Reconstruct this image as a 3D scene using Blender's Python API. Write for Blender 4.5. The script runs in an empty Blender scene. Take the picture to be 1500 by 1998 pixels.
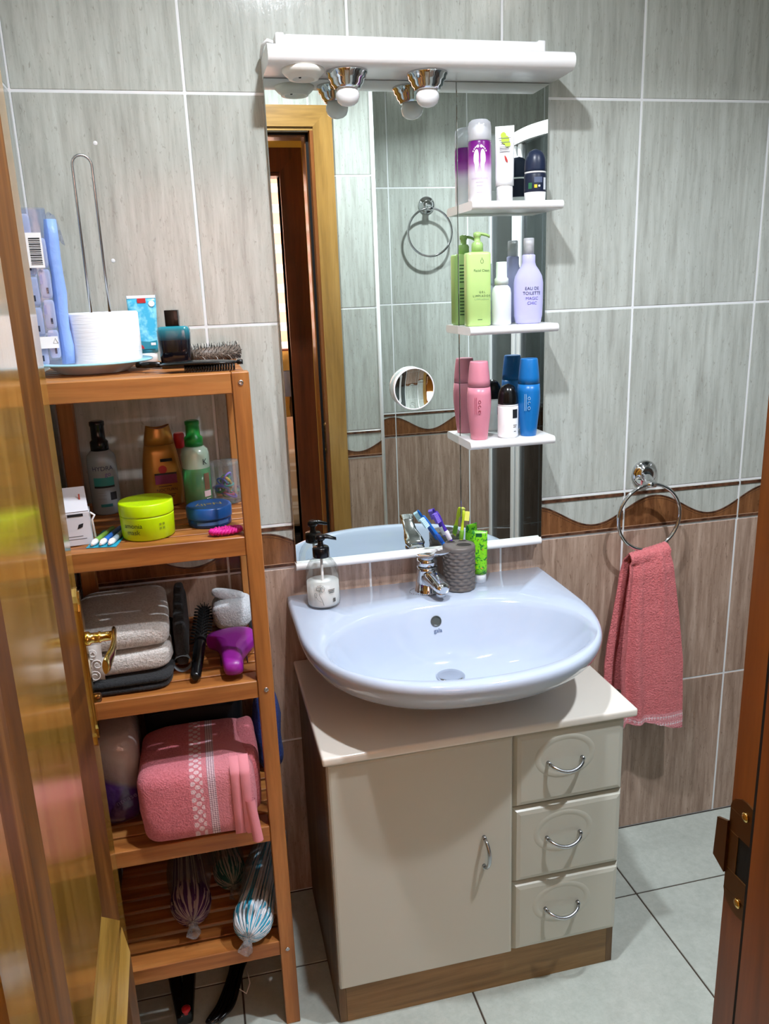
import bpy, bmesh, math, random
from math import sin, cos, pi, radians, atan2, sqrt
from mathutils import Vector, Matrix, noise

rnd = random.Random(7)
SC = bpy.context.scene
COL = SC.collection

# ------------------------------------------------------------------ camera, world, exposure
CAM = Vector((0.2901, -1.8037, 1.5197))
FPX, YAW, PIT, ROL = 1577.41, 0.22249, 0.26943, -0.037226
fw = Vector((sin(YAW) * cos(PIT), cos(YAW) * cos(PIT), -sin(PIT)))
ri = Vector((cos(YAW), -sin(YAW), 0.0))
up = ri.cross(fw)
r2 = ri * cos(ROL) + up * sin(ROL)
u2 = up * cos(ROL) - ri * sin(ROL)
cd = bpy.data.cameras.new('camera')
cd.sensor_fit = 'VERTICAL'
cd.sensor_height = 36.0
cd.lens = FPX / 1998.0 * 36.0
cd.clip_start = 0.02
cam = bpy.data.objects.new('camera', cd)
M = Matrix((r2, u2, -fw)).transposed().to_4x4()
M.translation = CAM
cam.matrix_world = M
COL.objects.link(cam)
SC.camera = cam

wd = bpy.data.worlds.new('World')
SC.world = wd
wd.use_nodes = True
wd.node_tree.nodes['Background'].inputs[0].default_value = (0.75, 0.85, 1.0, 1)
wd.node_tree.nodes['Background'].inputs[1].default_value = 0.35

vs = SC.view_settings
vs.view_transform = 'Standard'
vs.look = 'None'
vs.gamma = 1.0
vs.use_curve_mapping = False
vs.exposure = 0.0
SC.cycles.max_bounces = 10
SC.cycles.diffuse_bounces = 5
SC.cycles.glossy_bounces = 6
SC.cycles.transparent_max_bounces = 16
SC.cycles.caustics_reflective = True
SC.cycles.blur_glossy = 0.6
SC.cycles.caustics_refractive = False

LAMPS = [(0.60, -0.76, 2.40), (1.34, -0.98, 2.40)]
LAMP_W = (17.5, 16.0)
LAMP_SPREAD = (166, 132)          # second beam set narrower to keep the alcove wall darker
LAMP_COL = (0.93, 0.985, 1.07)


# ------------------------------------------------------------------ helpers
def lin(c):
    c = c / 255.0
    return c / 12.92 if c <= 0.04045 else ((c + 0.055) / 1.055) ** 2.4


def hx(h):
    h = h.lstrip('#')
    return (lin(int(h[0:2], 16)), lin(int(h[2:4], 16)), lin(int(h[4:6], 16)), 1.0)


class NT:
    def __init__(s, name):
        s.m = bpy.data.materials.new(name)
        s.m.use_nodes = True
        s.t = s.m.node_tree
        s.b = s.t.nodes['Principled BSDF']
        s.out = s.t.nodes['Material Output']

    def n(s, typ, **kw):
        nd = s.t.nodes.new(typ)
        for k, v in kw.items():
            setattr(nd, k, v)
        return nd

    def l(s, a, b):
        s.t.links.new(a, b)

    def coords(s, scale=(1, 1, 1), rand=0.0):
        tc = s.n('ShaderNodeTexCoord')
        mp = s.n('ShaderNodeMapping')
        mp.inputs['Scale'].default_value = scale
        s.l(tc.outputs['Object'], mp.inputs['Vector'])
        if rand:
            oi = s.n('ShaderNodeObjectInfo')
            mu = s.n('ShaderNodeMath', operation='MULTIPLY')
            mu.inputs[1].default_value = rand
            s.l(oi.outputs['Random'], mu.inputs[0])
            cb = s.n('ShaderNodeCombineXYZ')
            for i in range(3):
                s.l(mu.outputs[0], cb.inputs[i])
            s.l(cb.outputs[0], mp.inputs['Location'])
        return mp.outputs[0]

    def noise(s, vec, scale, detail=4, rough=0.55, dist=0.0):
        nd = s.n('ShaderNodeTexNoise')
        nd.inputs['Scale'].default_value = scale
        nd.inputs['Detail'].default_value = detail
        nd.inputs['Roughness'].default_value = rough
        nd.inputs['Distortion'].default_value = dist
        s.l(vec, nd.inputs['Vector'])
        return nd.outputs['Fac']

    def ramp(s, fac, stops):
        nd = s.n('ShaderNodeValToRGB')
        e = nd.color_ramp.elements
        while len(e) < len(stops):
            e.new(0.5)
        for i, (p, c) in enumerate(stops):
            e[i].position = p
            e[i].color = hx(c) if isinstance(c, str) else (c, c, c, 1)
        s.l(fac, nd.inputs['Fac'])
        return nd.outputs['Color']

    def mix(s, fac, a, b, mode='MIX'):
        nd = s.n('ShaderNodeMix', data_type='RGBA', blend_type=mode)
        ins = {'f': nd.inputs[0], 'a': nd.inputs[6], 'b': nd.inputs[7]}
        for k, v in (('f', fac), ('a', a), ('b', b)):
            if isinstance(v, (int, float)):
                ins[k].default_value = v
            elif isinstance(v, str):
                ins[k].default_value = hx(v)
            elif isinstance(v, tuple):
                ins[k].default_value = v
            else:
                s.l(v, ins[k])
        return nd.outputs[2]

    def bump(s, h, strength=0.3, dist=0.002):
        nd = s.n('ShaderNodeBump')
        nd.inputs['Strength'].default_value = strength
        nd.inputs['Distance'].default_value = dist
        s.l(h, nd.inputs['Height'])
        s.l(nd.outputs[0], s.b.inputs['Normal'])

    def set(s, **kw):
        for k, v in kw.items():
            s.b.inputs[k.replace('_', ' ')].default_value = v


def pl(name, c, rough=0.5, metal=0.0, bump=None, var=None, trans=0.0, coat=0.0, sheen=0.0, sss=0.0, ior=1.45, emit=None):
    """plain principled surface; var=(other colour, noise scale), bump=(scale, strength, distance)"""
    n = NT(name)
    col = hx(c)
    n.set(Roughness=rough, Metallic=metal, IOR=ior)
    n.b.inputs['Base Color'].default_value = col
    n.m.diffuse_color = col
    if trans:
        n.b.inputs['Transmission Weight'].default_value = trans
    if coat:
        n.b.inputs['Coat Weight'].default_value = coat
        n.b.inputs['Coat Roughness'].default_value = 0.08
    if sheen:
        n.b.inputs['Sheen Weight'].default_value = sheen
    if sss:
        n.b.inputs['Subsurface Weight'].default_value = sss
        n.b.inputs['Subsurface Radius'].default_value = (0.01, 0.01, 0.01)
    if emit:
        n.b.inputs['Emission Color'].default_value = hx(emit[0])
        n.b.inputs['Emission Strength'].default_value = emit[1]
    if var or bump:
        v = n.coords()
        if var:
            f = n.noise(v, var[1])
            n.l(n.mix(n.ramp(f, [(0.35, 0.0), (0.65, 1.0)]), c, var[0]), n.b.inputs['Base Color'])
        if bump:
            n.bump(n.noise(v, bump[0], 5), bump[1], bump[2])
    return n.m


def clear(name, c='#ffffff', tint=0.9, gloss=0.14, rough=0.04, bump=None, haze=0.0):
    """thin clear plastic or glass: see-through with a fresnel-like sheen"""
    n = NT(name)
    tr = n.n('ShaderNodeBsdfTransparent')
    cc = hx(c)
    tr.inputs[0].default_value = tuple(1 - (1 - cc[i]) * tint for i in range(3)) + (1,)
    gl = n.n('ShaderNodeBsdfGlossy')
    gl.inputs['Roughness'].default_value = rough
    lw = n.n('ShaderNodeLayerWeight')
    lw.inputs['Blend'].default_value = 0.35
    mr = n.n('ShaderNodeMapRange')
    mr.inputs['To Min'].default_value = gloss * 0.35
    mr.inputs['To Max'].default_value = min(1.0, gloss * 3.5)
    n.l(lw.outputs['Fresnel'], mr.inputs['Value'])
    mx = n.n('ShaderNodeMixShader')
    n.l(mr.outputs[0], mx.inputs[0])
    n.l(tr.outputs[0], mx.inputs[1])
    n.l(gl.outputs[0], mx.inputs[2])
    last = mx
    if haze:
        df = n.n('ShaderNodeBsdfDiffuse')
        df.inputs[0].default_value = cc
        m2 = n.n('ShaderNodeMixShader')
        m2.inputs[0].default_value = haze
        n.l(mx.outputs[0], m2.inputs[1])
        n.l(df.outputs[0], m2.inputs[2])
        last = m2
    n.l(last.outputs[0], n.out.inputs['Surface'])
    if bump:
        nd = n.n('ShaderNodeBump')
        nd.inputs['Strength'].default_value = bump[1]
        nd.inputs['Distance'].default_value = bump[2]
        n.l(n.noise(n.coords(), bump[0], 3), nd.inputs['Height'])
        n.l(nd.outputs[0], gl.inputs['Normal'])
        n.l(nd.outputs[0], lw.inputs['Normal'])
    return n.m


def wood(name, a, b, c, axis='X', rough=0.4, fine=1.0, coat=0.0, rand=9.0):
    n = NT(name)
    sc = {'X': (1.6, 22, 22), 'Y': (22, 1.6, 22), 'Z': (22, 22, 1.6)}[axis]
    v = n.coords(tuple(q * fine for q in sc), rand)
    f1 = n.noise(v, 1.0, 6, 0.6, 0.6)
    f2 = n.noise(v, 5.0, 4, 0.6)
    col = n.ramp(f1, [(0.3, a), (0.5, b), (0.72, c)])
    dk = n.ramp(f2, [(0.35, 0.72), (0.55, 1.0)])
    n.l(n.mix(0.55, col, dk, 'MULTIPLY'), n.b.inputs['Base Color'])
    n.set(Roughness=rough)
    if coat:
        n.set(Coat_Weight=coat, Coat_Roughness=0.1)
    n.bump(f2, 0.12, 0.001)
    return n.m


def travertine(name, light, mid, dark, pit, rough=0.14):
    n = NT(name)
    v = n.coords((60, 60, 5.0), 40.0)
    v2 = n.coords((210, 210, 60), 40.0)
    v3 = n.coords((9, 9, 1.0), 40.0)
    f1 = n.noise(v, 1.0, 7, 0.68, 0.25)
    f2 = n.noise(v2, 1.0, 4, 0.6, 0.8)
    f3 = n.noise(v3, 1.0, 3, 0.5, 0.4)
    col = n.ramp(f1, [(0.30, dark), (0.50, mid), (0.70, light)])
    col = n.mix(n.ramp(f2, [(0.30, 0.6), (0.40, 0.0)]), col, pit)
    col = n.mix(0.6, col, n.ramp(f3, [(0.3, 0.80), (0.65, 1.0)]), 'MULTIPLY')
    n.l(col, n.b.inputs['Base Color'])
    n.set(Roughness=rough)
    hgt = n.mix(0.6, f1, f2)
    n.bump(hgt, 0.22, 0.0016)
    return n.m


def terry(name, c, c2, bump=0.9, scale=260, bands=None):
    n = NT(name)
    v = n.coords()
    f = n.noise(v, scale, 3, 0.7)
    f2 = n.noise(v, 30, 3)
    col = n.mix(n.ramp(f, [(0.3, 0.0), (0.7, 1.0)]), c2, c)
    col = n.mix(0.35, col, n.ramp(f2, [(0.3, 0.75), (0.7, 1.0)]), 'MULTIPLY')
    if bands:
        col = bands(n, col)
    n.l(col, n.b.inputs['Base Color'])
    n.set(Roughness=0.95, Sheen_Weight=0.08)
    n.bump(f, bump, 0.004)
    return n.m


class MB:
    def __init__(s):
        s.v, s.f, s.m, s.sm = [], [], [], []

    def add(s, vs, fs, m=0, smooth=False):
        o = len(s.v)
        s.v += [tuple(p) for p in vs]
        for f in fs:
            s.f.append(tuple(i + o for i in f))
            s.m.append(m)
            s.sm.append(smooth)
        return s

    def box(s, x0, x1, y0, y1, z0, z1, m=0, bev=0.0, seg=1, mat=None):
        bm = bmesh.new()
        bmesh.ops.create_cube(bm, size=1.0)
        for q in bm.verts:
            q.co = Vector(((x0 + x1) / 2 + q.co.x * (x1 - x0), (y0 + y1) / 2 + q.co.y * (y1 - y0), (z0 + z1) / 2 + q.co.z * (z1 - z0)))
        if bev:
            bmesh.ops.bevel(bm, geom=list(bm.edges), offset=bev, segments=seg, profile=0.6, affect='EDGES')
        bm.verts.index_update()
        vs_ = [q.co.copy() for q in bm.verts]
        if mat is not None:
            vs_ = [mat @ q for q in vs_]
        s.add(vs_, [[q.index for q in f.verts] for f in bm.faces], m, bev > 0 and seg > 1)
        bm.free()
        return s

    def rings(s, rs, m=0, smooth=True, cap0=True, cap1=True, closed=True):
        n = len(rs[0])
        vs_ = [p for r in rs for p in r]
        fs = []
        k = n if closed else n - 1
        for i in range(len(rs) - 1):
            for j in range(k):
                j2 = (j + 1) % n
                fs.append((i * n + j, i * n + j2, (i + 1) * n + j2, (i + 1) * n + j))
        s.add(vs_, fs, m, smooth)
        o = len(s.v) - len(vs_)
        if cap0:
            s.f.append(tuple(o + j for j in reversed(range(n))))
            s.m.append(m)
            s.sm.append(False)
        if cap1:
            s.f.append(tuple(o + (len(rs) - 1) * n + j for j in range(n)))
            s.m.append(m)
            s.sm.append(False)
        return s

    def lathe(s, prof, c=(0, 0, 0), n=28, m=0, sy=1.0, e=2.0, cap0=True, cap1=True, mat=None):
        """prof: (r, z) or (rx, ry, z); e: superellipse exponent"""
        rs = []
        for p in prof:
            rx, ry, z = (p[0], p[0] * sy, p[1]) if len(p) == 2 else p
            ring = []
            for j in range(n):
                a = 2 * pi * j / n
                ca, sa = cos(a), sin(a)
                x = rx * math.copysign(abs(ca) ** (2 / e), ca)
                y = ry * math.copysign(abs(sa) ** (2 / e), sa)
                q = Vector((c[0] + x, c[1] + y, c[2] + z))
                ring.append(mat @ q if mat is not None else q)
            rs.append(ring)
        return s.rings(rs, m, True, cap0, cap1)

    def tube(s, pts, r, n=8, m=0, closed=False):
        P = [Vector(p) for p in pts]
        N = len(P)
        rr = r if isinstance(r, (list, tuple)) else [r] * N
        rs = []
        ref = None
        for i in range(N):
            if closed:
                t = P[(i + 1) % N] - P[i - 1]
            else:
                t = P[min(i + 1, N - 1)] - P[max(i - 1, 0)]
            t.normalize()
            if ref is None:
                ref = Vector((0, 0, 1)) if abs(t.z) < 0.9 else Vector((1, 0, 0))
            a = (ref - t * ref.dot(t))
            if a.length < 1e-6:
                a = t.orthogonal()
            a.normalize()
            ref = a
            b = t.cross(a)
            rs.append([P[i] + (a * cos(2 * pi * j / n) + b * sin(2 * pi * j / n)) * rr[i] for j in range(n)])
        if closed:
            rs.append(rs[0])
            return s.rings(rs, m, True, False, False)
        return s.rings(rs, m)

    def prism(s, poly, d0, d1, plane='xz', m=0, smooth=False):
        """poly in a plane extruded from d0 to d1 along the third axis"""
        def P(u, v, d):
            return {'xz': (u, d, v), 'xy': (u, v, d), 'yz': (d, u, v)}[plane]
        n = len(poly)
        vs_ = [P(u, v, d0) for u, v in poly] + [P(u, v, d1) for u, v in poly]
        fs = [tuple(range(n)), tuple(reversed(range(n, 2 * n)))]
        s.add(vs_, fs, m, False)
        s.add(vs_, [(j, j + n, (j + 1) % n + n, (j + 1) % n) for j in range(n)], m, smooth)
        return s

    def pillow(s, c, h, e1=0.4, e2=0.4, nu=28, nv=16, amp=0.0, fr=12.0, m=0, mat=None, seed=0.0):
        """superquadric cushion with lumpy noise"""
        def pw(a, k):
            return math.copysign(abs(a) ** k, a)
        rs = []
        for i in range(nv + 1):
            ph = -pi / 2 + pi * i / nv
            ring = []
            for j in range(nu):
                th = 2 * pi * j / nu
                p = Vector((h[0] * pw(cos(ph), e1) * pw(cos(th), e2), h[1] * pw(cos(ph), e1) * pw(sin(th), e2), h[2] * pw(sin(ph), e1)))
                if amp:
                    q = (p + Vector(c)) * fr + Vector((seed, seed, seed))
                    p = p + p.normalized() * amp * noise.noise(q)
                if mat is not None:
                    p = mat @ p
                ring.append(p + Vector(c))
            rs.append(ring)
        return s.rings(rs, m, True, False, False)

    def build(s, name, mats, parent=None, loc=None, rot=None, kind=None, label=None):
        me = bpy.data.meshes.new(name)
        me.from_pydata([tuple(v) for v in s.v], [], s.f)
        if not isinstance(mats, (list, tuple)):
            mats = [mats]
        for q in mats:
            me.materials.append(q)
        me.polygons.foreach_set('material_index', s.m)
        me.polygons.foreach_set('use_smooth', s.sm)
        me.update()
        bm = bmesh.new()
        bm.from_mesh(me)
        bmesh.ops.recalc_face_normals(bm, faces=bm.faces)
        bm.to_mesh(me)
        bm.free()
        return put(name, me, parent, loc, rot, kind, label)


def put(name, me, parent=None, loc=None, rot=None, kind=None, label=None):
    o = bpy.data.objects.new(name, me)
    COL.objects.link(o)
    if parent is not None:
        o.parent = parent
    if loc:
        o.location = loc
    if rot:
        o.rotation_euler = rot
    if kind:
        o['kind'] = kind
    if label:
        o['label'] = label
    return o


def thing(name, label, cat, loc=(0, 0, 0), rz=0.0, group=None):
    o = bpy.data.objects.new(name, None)
    o.empty_display_size = 0.02
    COL.objects.link(o)
    o.location = loc
    o.rotation_euler = (0, 0, rz)
    o['label'] = label
    o['category'] = cat
    if group:
        o['group'] = group
    return o


def tag(o, label, cat, group=None):
    o['label'] = label
    o['category'] = cat
    if group:
        o['group'] = group
    return o


def face_cam(x, y, turn=0.0):
    return atan2(CAM.x - x, -(CAM.y - y)) + turn


def txt(parent, s, size, mat, z, rad=None, front=None, x=0.0, name='lettering', ry=0.0, flat=False, spacing=1.0):
    """flat printed letters on the -y side of a thing; wrapped round radius rad, or at depth front; flat=True lies face up at height z"""
    cu = bpy.data.curves.new('t', 'FONT')
    cu.body = s
    cu.size = size
    cu.align_x = 'CENTER'
    cu.align_y = 'CENTER'
    cu.space_character = spacing
    cu.resolution_u = 3
    ob = bpy.data.objects.new('t', cu)
    me = bpy.data.meshes.new_from_object(ob)
    bpy.data.objects.remove(ob)
    bpy.data.curves.remove(cu)
    ca, sa = cos(ry), sin(ry)
    for v in me.vertices:
        u, w = v.co.x * ca - v.co.y * sa, v.co.x * sa + v.co.y * ca
        u += x
        if flat:
            v.co = (u, w + (front or 0), z)
        elif rad:
            a = u / rad
            v.co = ((rad + 0.0004) * sin(a), -(rad + 0.0004) * cos(a), z + w)
        else:
            v.co = (u, front - 0.0004, z + w)
    me.materials.clear()
    me.materials.append(mat)
    me.name = name
    return put(name, me, parent)


def label_band(rad, z0, z1, a0, a1, n=20, off=0.0004, sy=1.0):
    """a curved label patch on a round bottle, angles measured from the -y side"""
    b = MB()
    rs = []
    for z in (z0, z1):
        rs.append([((rad + off) * sin(a0 + (a1 - a0) * j / n), -(rad + off) * sy * cos(a0 + (a1 - a0) * j / n), z) for j in range(n + 1)])
    b.rings(rs, 0, True, False, False, closed=False)
    return b


def disc(b, cx, cz, r, y, m=0, n=16, sx=1.0):
    b.add([(cx + r * sx * cos(2 * pi * j / n), y, cz + r * sin(2 * pi * j / n)) for j in range(n)], [tuple(range(n))], m)


# ------------------------------------------------------------------ materials
TILE_L = travertine('beige travertine tile', '#cbd0c9', '#bcc0b8', '#a6a8a0', '#928f85')
TILE_D = travertine('brown travertine tile', '#c9b09e', '#ae9482', '#8f7564', '#775f50')
BRD_B = travertine('brown border glaze', '#9a6a44', '#7d5334', '#653f26', '#3a2114')
BRD_D = pl('dark border line', '#3b2216', 0.35, var=('#6d4a36', 60))
BRD_T = pl('thin tan border line', '#b58f72', 0.35)
GROUT = pl('white grout', '#e9ebec', 0.85)
GROUT_F = pl('dark floor grout', '#43382f', 0.9)
FLOOR = travertine('pale floor tile', '#bfc6bd', '#b8bfb6', '#b0b7ae', '#aab0a7', 0.2)
WHITE_P = pl('white plaster', '#d2d1cc', 0.9)
HALL_P = pl('ochre painted plaster', '#d8b45a', 0.85)
MELA = pl('white melamine', '#f2f1f0', 0.3)
CREAM = pl('cream lacquer', '#c6c5b8', 0.28)
OAK_T = wood('brown oak laminate', '#6f5330', '#937144', '#ab8858', 'X', 0.5)
OAK_S = wood('brown oak laminate side', '#54391f', '#6f5230', '#86673f', 'Z', 0.5)
SHELF_X = wood('oiled acacia rail', '#80481f', '#aa6a32', '#c58a4c', 'X', 0.42)
SHELF_Z = wood('oiled acacia post', '#865022', '#ac6e34', '#c28648', 'Z', 0.42)
SHELF_Y = wood('oiled acacia side rail', '#80481f', '#a4662f', '#bd7f42', 'Y', 0.42)
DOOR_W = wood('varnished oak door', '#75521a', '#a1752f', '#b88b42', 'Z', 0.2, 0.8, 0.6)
DOOR_M_SHADED = wood('shaded oak moulding', '#462608', '#6c3f10', '#8e5c26', 'Z', 0.42, 1.1, 0.0)  # colour darkened to paint the shade on mouldings turned to the hallway
DOOR_H_LIT = wood('lit oak cross moulding', '#8f6a2a', '#b88f42', '#d2ad62', 'Y', 0.3, 1.1, 0.2)  # same moulding tinted lighter, painting in lamp light on the upward slopes
CASE_W = wood('golden oak casing', '#7d5a22', '#a1783a', '#b58d4c', 'Z', 0.35, 0.9, 0.2)
CASE_X = wood('golden oak head casing', '#7d5a22', '#a1783a', '#b58d4c', 'X', 0.35, 0.9, 0.2)
JAMB_W = wood('dark oak jamb', '#5c3210', '#82491c', '#a06128', 'Z', 0.35, 0.7, 0.2)
SAPELE = wood('dark sapele frame', '#3f1c0c', '#5c2c16', '#713a20', 'Z', 0.35, 0.9)
BLACKG = pl('black gasket', '#0c0a09', 0.8)
CHROME = pl('polished chrome', '#d9dbde', 0.07, 1.0)
STEEL = pl('satin steel', '#b9bcc0', 0.25, 1.0)
BRASS = pl('polished brass', '#e6c878', 0.16, 1.0)
BRONZE = pl('worn bronze', '#7a5836', 0.35, 1.0)
MIRROR = pl('mirror silvering', '#e2e9e5', 0.0, 1.0)
PORC = pl('white glazed porcelain', '#b9c4d6', 0.07, coat=0.5)
WHITE = pl('white plastic', '#f4f4f4', 0.35)
WHITEG = pl('glossy white plastic', '#f6f7f8', 0.18)
BLACK = pl('black plastic', '#0b0b0d', 0.22)
BLACKM = pl('matt black', '#0a0a0b', 0.7)
GREY_T = pl('grey print', '#7c7f86', 0.6)
DARK_T = pl('dark print', '#1c1d22', 0.6)
CLEAR = clear('clear plastic', '#eef3f4', 0.6, 0.14)
GLASS = clear('shower glass', '#a9b0b4', 0.8, 0.12)
FROST = pl('opal glass', '#f3f4f5', 0.15, sss=0.2)


# ------------------------------------------------------------------ room shell
X1, TW = 0.3247, 1 / 3
ZL = [0.0, 0.4453, 0.8973, 1.0030, 1.4550, 1.9070, 2.359]
CEIL = 2.40
_tile_cache = {}
G = 0.0026


def tile_mesh(w, h, kind, ph):
    key = (round(w, 3), round(h, 3), kind, round(ph, 3))
    if key in _tile_cache:
        return _tile_cache[key]
    b = MB()
    if kind != 'border':
        b.box(G, w - G, 0, 0.007, G, h - G, 0, 0.0012)
        mats = [TILE_L if kind == 'light' else TILE_D]
    else:
        b.box(G, w - G, 0, 0.007, G, h - G, 0, 0.0012)
        n = 26
        us = [G + (w - 2 * G) * i / n for i in range(n + 1)]
        wz = [0.057 + 0.031 * cos(2 * pi * (u + ph - 0.085) / TW) for u in us]

        def strip(lo, hi, y, m):
            vs_ = [(u, y, a) for u, a in zip(us, lo)] + [(u, y, a) for u, a in zip(us, hi)]
            k = n + 1
            b.add(vs_, [(i, i + 1, i + 1 + k, i + k) for i in range(n)], m)
            b.add([(u, y, a) for u, a in zip(us, hi)] + [(u, 0.0, a) for u, a in zip(us, hi)], [(i, i + 1, i + 1 + k, i + k) for i in range(n)], m)
        strip([0.012] * (n + 1), [z - 0.0035 for z in wz], -0.0016, 1)
        strip([z - 0.0035 for z in wz], wz, -0.0024, 2)
        strip([z - 0.0095 for z in wz], [z - 0.0085 for z in wz], -0.0019, 2)
        strip([0.0035] * (n + 1), [0.0105] * (n + 1), -0.002, 2)
        strip([0.0105] * (n + 1), [0.012] * (n + 1), -0.0022, 3)
        strip([h - 0.0125] * (n + 1), [h - 0.0045] * (n + 1), -0.002, 2)
        mats = [TILE_L, BRD_B, BRD_D, BRD_T]
    me = bpy.data.meshes.new('border_tile' if kind == 'border' else 'tile')
    me.from_pydata(b.v, [], b.f)
    for q in mats:
        me.materials.append(q)
    me.polygons.foreach_set('material_index', b.m)
    me.update()
    _tile_cache[key] = me
    return me


def tile_wall(parent, P, theta, ulines, phase, rows=None, skip=None):
    """tiles on a wall; P(u) gives the xy of the wall line at u, theta turns the tile to face the room"""
    rows = rows or ZL
    for i in range(len(ulines) - 1):
        a, c = ulines[i], ulines[i + 1]
        for k in range(len(rows) - 1):
            z0, z1 = rows[k], rows[k + 1]
            a2, c2, y0, y1 = a, c, z0, z1
            if skip:
                r = skip(a, c, z0, z1)
                if r is None:
                    continue
                a2, c2, y0, y1 = r
            kind = 'border' if abs(z0 - 0.8973) < 1e-3 else ('dark' if z1 < 0.95 else 'light')
            me = tile_mesh(c2 - a2, y1 - y0, kind, phase(a2) if kind == 'border' else 0)
            x, y = P(a2)
            put(me.name, me, parent, (x, y, y0), (0, 0, theta))


def slab(name, x0, x1, y0, y1, z0, z1, mat, bev=0.0):
    return MB().box(x0, x1, y0, y1, z0, z1, 0, bev).build(name, mat, kind='structure')


XR, YD, YA, XT = 2.30, -1.23, -1.60, 0.972     # right wall, door wall, alcove wall, outside corner
TK = 0.007
# back wall (behind the mirror), facing -y
wall_back = slab('wall_back', -0.12, XR + 0.1, 0.0012, 0.12, 0, CEIL + 0.1, GROUT)
ul = [0.0] + [X1 + TW * i for i in range(0, 6)] + [XR]
tile_wall(wall_back, lambda u: (u, 0.0), 0.0, ul, lambda a: 0.0 if a > 0.1 else TW - X1)
for x_, z_ in ((0.1445, 1.815), (0.1515, 1.594)):
    MB().lathe([(0.0055, -0.0006), (0.003, 0.0006), (0.0, 0.0007)], n=14, cap1=False, mat=Matrix.Translation((x_, 0, z_)) @ Matrix.Rotation(pi / 2, 4, 'X')).build('filled_hole', GROUT, wall_back)
# left wall, facing +x ; u runs along +y
wall_left = slab('wall_left', -0.12, -0.0012, YD, 0.0, 0, CEIL + 0.1, GROUT)
ul = [YD, -1.0, -0.6667, -0.3333, 0.0]
tile_wall(wall_left, lambda u: (0.0, u), pi / 2, ul, lambda a: a + 2.0)
# right wall, facing -x
wall_right = slab('wall_right', XR + 0.0012, XR + 0.1, YA, 0.0, 0, CEIL + 0.1, GROUT)
ul = [0.0, 0.3333, 0.6667, 1.0, 1.3333, 1.6]
tile_wall(wall_right, lambda u: (XR, -u), -pi / 2, ul, lambda a: a)
# door wall, facing +y ; u runs along -x from the outside corner
DX0, DX1, DZ = 0.045, 0.752, 2.045
MD = MB()
MD.box(-0.6, DX0 - 0.03, -1.33, YD - 0.004, 0, CEIL + 0.1)
MD.box(DX1 + 0.03, XT - 0.004, -1.33, YD - 0.004, 0, CEIL + 0.1)
MD.box(DX0 - 0.03, DX1 + 0.03, -1.33, YD - 0.004, DZ + 0.031, CEIL + 0.1)
wall_door = MD.build('wall_front', [HALL_P], kind='structure')


def skip_door(a, c, z0, z1):
    x1, x0 = XT - a, XT - c
    if x1 <= DX1 + 0.02 and x0 >= DX0 - 0.02 and z1 <= DZ + 0.02:
        return None
    if x0 < DX1 < x1 and z0 < DZ:
        c = XT - DX1
    if z0 < DZ < z1 and x1 <= DX1 + 0.02:
        z0 = DZ
    return a, c, z0, z1


bk = MB().box(DX1 + 0.03, XT - 0.003, YD - 0.006, YD - 0.0012, 0, CEIL).box(DX0, DX1 + 0.03, YD - 0.006, YD - 0.0012, DZ + 0.031, CEIL)
grout_front = bk.build('trim_2', GROUT, kind='structure')
tile_wall(wall_door, lambda u: (XT - u, YD), pi, [0.0, XT - DX1, XT - DX1 + 0.3333, XT - DX1 + 0.6667, XT - DX0], lambda a: 0.155 + a, skip=skip_door)
# return wall at the outside corner, facing +x, and the alcove wall, facing +y
wall_return = slab('wall_return', XT - 0.10, XT - 0.0012, YA - 0.1, -1.33, 0, CEIL + 0.1, GROUT)
tile_wall(wall_return, lambda u: (XT, u), pi / 2, [YA, YD - 0.002], lambda a: a + 2)
wall_alcove = slab('wall_alcove', XT - 0.004, XR + 0.1, YA - 0.1, YA - 0.0012, 0, CEIL + 0.1, GROUT)
ul = [0.0, XR - 2.116, XR - 1.7827, XR - 1.449, XR - 1.116, XR - XT]
tile_wall(wall_alcove, lambda u: (XR - u, YA), pi, ul, lambda a: 0.07 + (0 if a > 0.1 else 0.15))
trim_1 = MB().tube([(XT, YD, 0), (XT, YD, CEIL)], 0.007, 10).build('trim_1', WHITEG, kind='structure')
ceiling = slab('ceiling', -0.12, XR + 0.1, -1.7, 0.12, CEIL, CEIL + 0.1, WHITE_P)

# floor: slab plus tiles
floor = slab('floor', -1.2, XR + 0.1, -2.42, 0.1, -0.1, -0.0025, GROUT_F)
fxs = [-0.739, -0.239, 0.264, 0.764, 1.268, 1.771, XR]
fys = [-2.30, -1.755, -1.252, -0.749, -0.246, 0.0]
fcache = {}
for i in range(len(fxs) - 1):
    for j in range(len(fys) - 1):
        a, c, d, e = fxs[i], fxs[i + 1], fys[j], fys[j + 1]
        if d > -1.3:
            a = max(a, 0.0)
        if c <= a + 0.01 or (d < -1.76 and a > 1.0):
            continue
        k = (round(c - a, 3), round(e - d, 3))
        if k not in fcache:
            bb = MB().box(0.002, k[0] - 0.002, 0.002, k[1] - 0.002, -0.008, 0.0, 0, 0.0012)
            me = bpy.data.meshes.new('floor_tile')
            me.from_pydata(bb.v, [], bb.f)
            me.materials.append(FLOOR)
            fcache[k] = me
        put('floor_tile', fcache[k], floor, (a, d, 0))

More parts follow.
